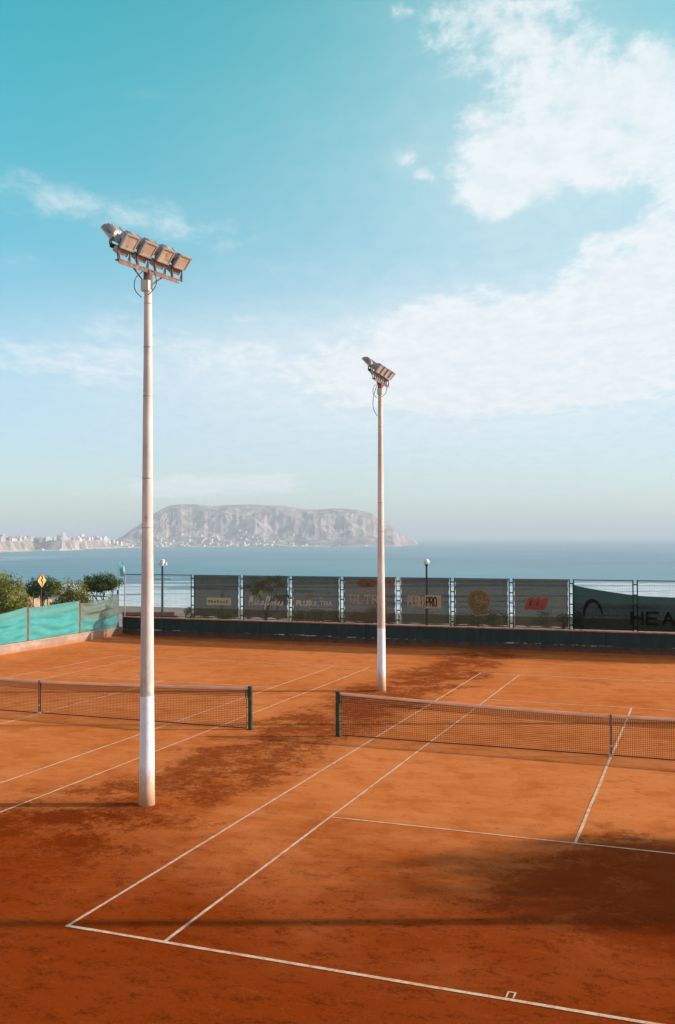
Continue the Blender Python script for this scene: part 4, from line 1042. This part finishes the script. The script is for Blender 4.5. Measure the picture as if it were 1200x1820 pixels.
# railing
rl = empty('railing', at(100, 56, 0), rz=-YAW*-1, label='dark horizontal handrail behind the bushes on the left', cat='railing')
f = MB(); f.tube([(-2.4, 0, 1.62), (5.2, 0, 1.62)], .03, 6); f.build('rail', M_dark, rl)
for k in range(6): f = MB(); f.tube([(-2.4+1.52*k, 0, -.2), (-2.4+1.52*k, 0, 1.60)], .028, 6); f.build('post', M_dark, rl)
# road sign
M_yel = mat('sign_yellow', (.66, .37, .11), .5, var=.06); M_blk = mat('sign_black', (.012, .012, .012), .5); M_pole = mat('dark_pole', (.025, .028, .035), .5, metal=.2)
ps = at(74, 46, 0); zc = zof(1030, 46); sg_ = empty('road_sign', ps, rz=YAW*-1*-1*-1+.42, label='yellow diamond winding road sign above the bushes', cat='road sign')
sg_.rotation_euler = (0, 0, 1.58)
hw = .33
f = MB(); f.tube([(0, .02, -.1), (0, .02, zc+.2)], .03, 8); f.build('pole', M_pole, sg_)
def plate(w_, y_, th, m_, name):
    f = MB(); k = len(f.v)
    for yy in (y_-th/2, y_+th/2):
        for a_ in (0, 90, 180, 270):
            for da in (-5, 5): f.v.append(Vector((w_*cos(R(a_+da)), yy, zc+w_*sin(R(a_+da)))))
    f.f.append(tuple(range(8))); f.f.append(tuple(reversed(range(8, 16))))
    for i in range(8): f.f.append((i, 8+i, 8+(i+1) % 8, (i+1) % 8))
    return f.build(name, m_, sg_)
plate(hw, -.02, .02, M_blk, 'border'); pf = plate(hw*.93, -.032, .006, M_yel, 'face')
f = MB()
zig = [(0.0, -.25), (0.0, -.15), (.075, -.08), (-.07, .02), (.07, .11), (0.0, .17), (0, .20)]
for (ax, az_), (bx2, bz) in zip(zig, zig[1:]):
    A = Vector((ax, -.038, zc+az_)); B = Vector((bx2, -.038, zc+bz)); dd_ = (B-A).normalized(); nn = Vector((-dd_.z, 0, dd_.x))*.032
    f.quad(A-nn-dd_*.012, B-nn+dd_*.012, B+nn+dd_*.012, A+nn-dd_*.012)
f.quad((-.085, -.038, zc+.185), (.085, -.038, zc+.185), (0, -.038, zc+.30)); f.build('winding_arrow', M_blk, sg_)
# lamp posts on the promenade
M_globe = mat('white_lamp_globe', (.80, .74, .76), .35, var=.05)
M_bluepole = mat('navy_lamp_pole', (.012, .045, .075), .4, metal=.2)
def lamp_post(px, dist, ytop, label, lantern):
    root = empty('lamp_post', at(px, dist, 0), label=label, cat='lamp post', group='promenade lamp posts'); zt = zof(ytop, dist)
    f = MB(); f.tube([(0, 0, -.1), (0, 0, .5), (0, 0, .52), (0, 0, zt-.3)], [.085, .08, .065, .05], 10); f.build('pole', M_bluepole, root)
    f = MB()
    if lantern:
        f.tube([(0, 0, zt-.30), (0, 0, zt-.24)], .10, 10); f.tube([(0, 0, zt-.24), (0, 0, zt-.02)], .11, 10, .13); f.tube([(0, 0, zt-.02), (0, 0, zt+.03)], .16, 10, .07)
        hd = f.build('lantern', M_globe, root); f = MB(); f.box((0, 0, zt-.52), (.07, .07, .40)); f.build('collar', M_pole, root)
        f = MB()
        for sx in (-1, 1): f.box(lx*sx*.16+Vector((0, 0, zt-.20)), (.10, .10, .12))
        f.build('side_lamp', M_globe, root)
        f = MB()
        for dz in (0, -.06): f.tube([lx*-.42+Vector((0, 0, zt-.92+dz)), lx*.42+Vector((0, 0, zt-.95+dz))], .008, 4)
        f.build('cross_arms', M_pole, root)
    else:
        f.sphere((0, 0, zt-.14), .155, 14); f.build('globe', M_globe, root, smooth=True)
        f = MB(); f.tube([(0, 0, zt-.36), (0, 0, zt-.27)], .06, 10, .10); f.build('collar', M_pole, root)
lamp_post(289, 49, 994, 'lamp post with white lantern seen through the open fence panel', True)
lamp_post(758, 49, 994, 'lamp post with white globe behind the PERU PRO banner', False)
# small flag banner at the corner
M_flag = mat('teal_flag_cloth', (.10, .60, .70), .7, var=.1); M_flagw = mat('white_flag_cloth', (.80, .80, .78), .7, var=.04)
pf_ = at(211, 49.0, 0); fl = empty('flag', pf_, rz=-YAW*-1, label='teal and white feather flag above the left fence corner', cat='flag')
fl.rotation_euler = (0, 0, -YAW)
z_t, z_b = zof(999, 49.), zof(1023, 49.)
f = MB(); f.tube([(-.03, 0, -.1), (-.03, 0, z_t)], .014, 6); f.build('pole', M_galv, fl)
for (u0_, u1_, m_, nm, yo_) in ((0.0, .06, M_flagw, 'white_edge', 0), (.06, .27, M_flag, 'flag_cloth', 0), (.27, .34, M_flagw, 'white_edge', 0)):
    f = MB(); nn_ = 8
    for k in range(nn_+1):
        v = k/nn_; z = z_b+(z_t-z_b)*v
        for u in (u0_, u1_): f.v.append(Vector((u*(1-.25*v)+.02*(1-v), .03*sin(v*5+u*12), z)))
    for k in range(nn_): f.f.append((2*k, 2*k+1, 2*k+3, 2*k+2))
    o = f.build(nm, m_, fl); md = o.modifiers.new('thick', 'SOLIDIFY'); md.thickness = .004
# low brick planter wall outside
M_brick = mat('red_brown_brick', (.24, .095, .065), .9, vscale=14, var=.3, bump=.5)
f = MB(); zb = zof(1086, 50)
for k in range(4):
    for j in range(9): f.box((j*.30+(.15 if k % 2 else 0), 0, zb-.10-k*.19), (.292, .30, .182))
o = f.build('brick_wall', M_brick); o.location = at(224, 50, 0); o.rotation_euler = (0, 0, -YAW*-1+.0); o.rotation_euler.z = -YAW
tag(o, 'low red brown brick wall beyond the open fence panel', 'wall')

# ------------------------------------------------------------------ haze over the bay
HZ = bpy.data.materials.new('sea_haze'); HZ.use_nodes = True; t = NT(HZ.node_tree); t.n.remove(t.n['Principled BSDF'])
pvn = t.node('ShaderNodeVolumePrincipled'); pvn.inputs['Color'].default_value = (.80, .90, 1, 1); pvn.inputs['Density'].default_value = 1.10e-4; pvn.inputs['Anisotropy'].default_value = 0.
t.l.new(pvn.outputs[0], t.n['Material Output'].inputs['Volume'])
f = MB(); E_ = 45000; f.box((0, E_-2000, (SEA-12+290)/2), (2*E_, 2*E_, 290-(SEA-12)))
tag(f.build('haze', HZ), kind='stuff')
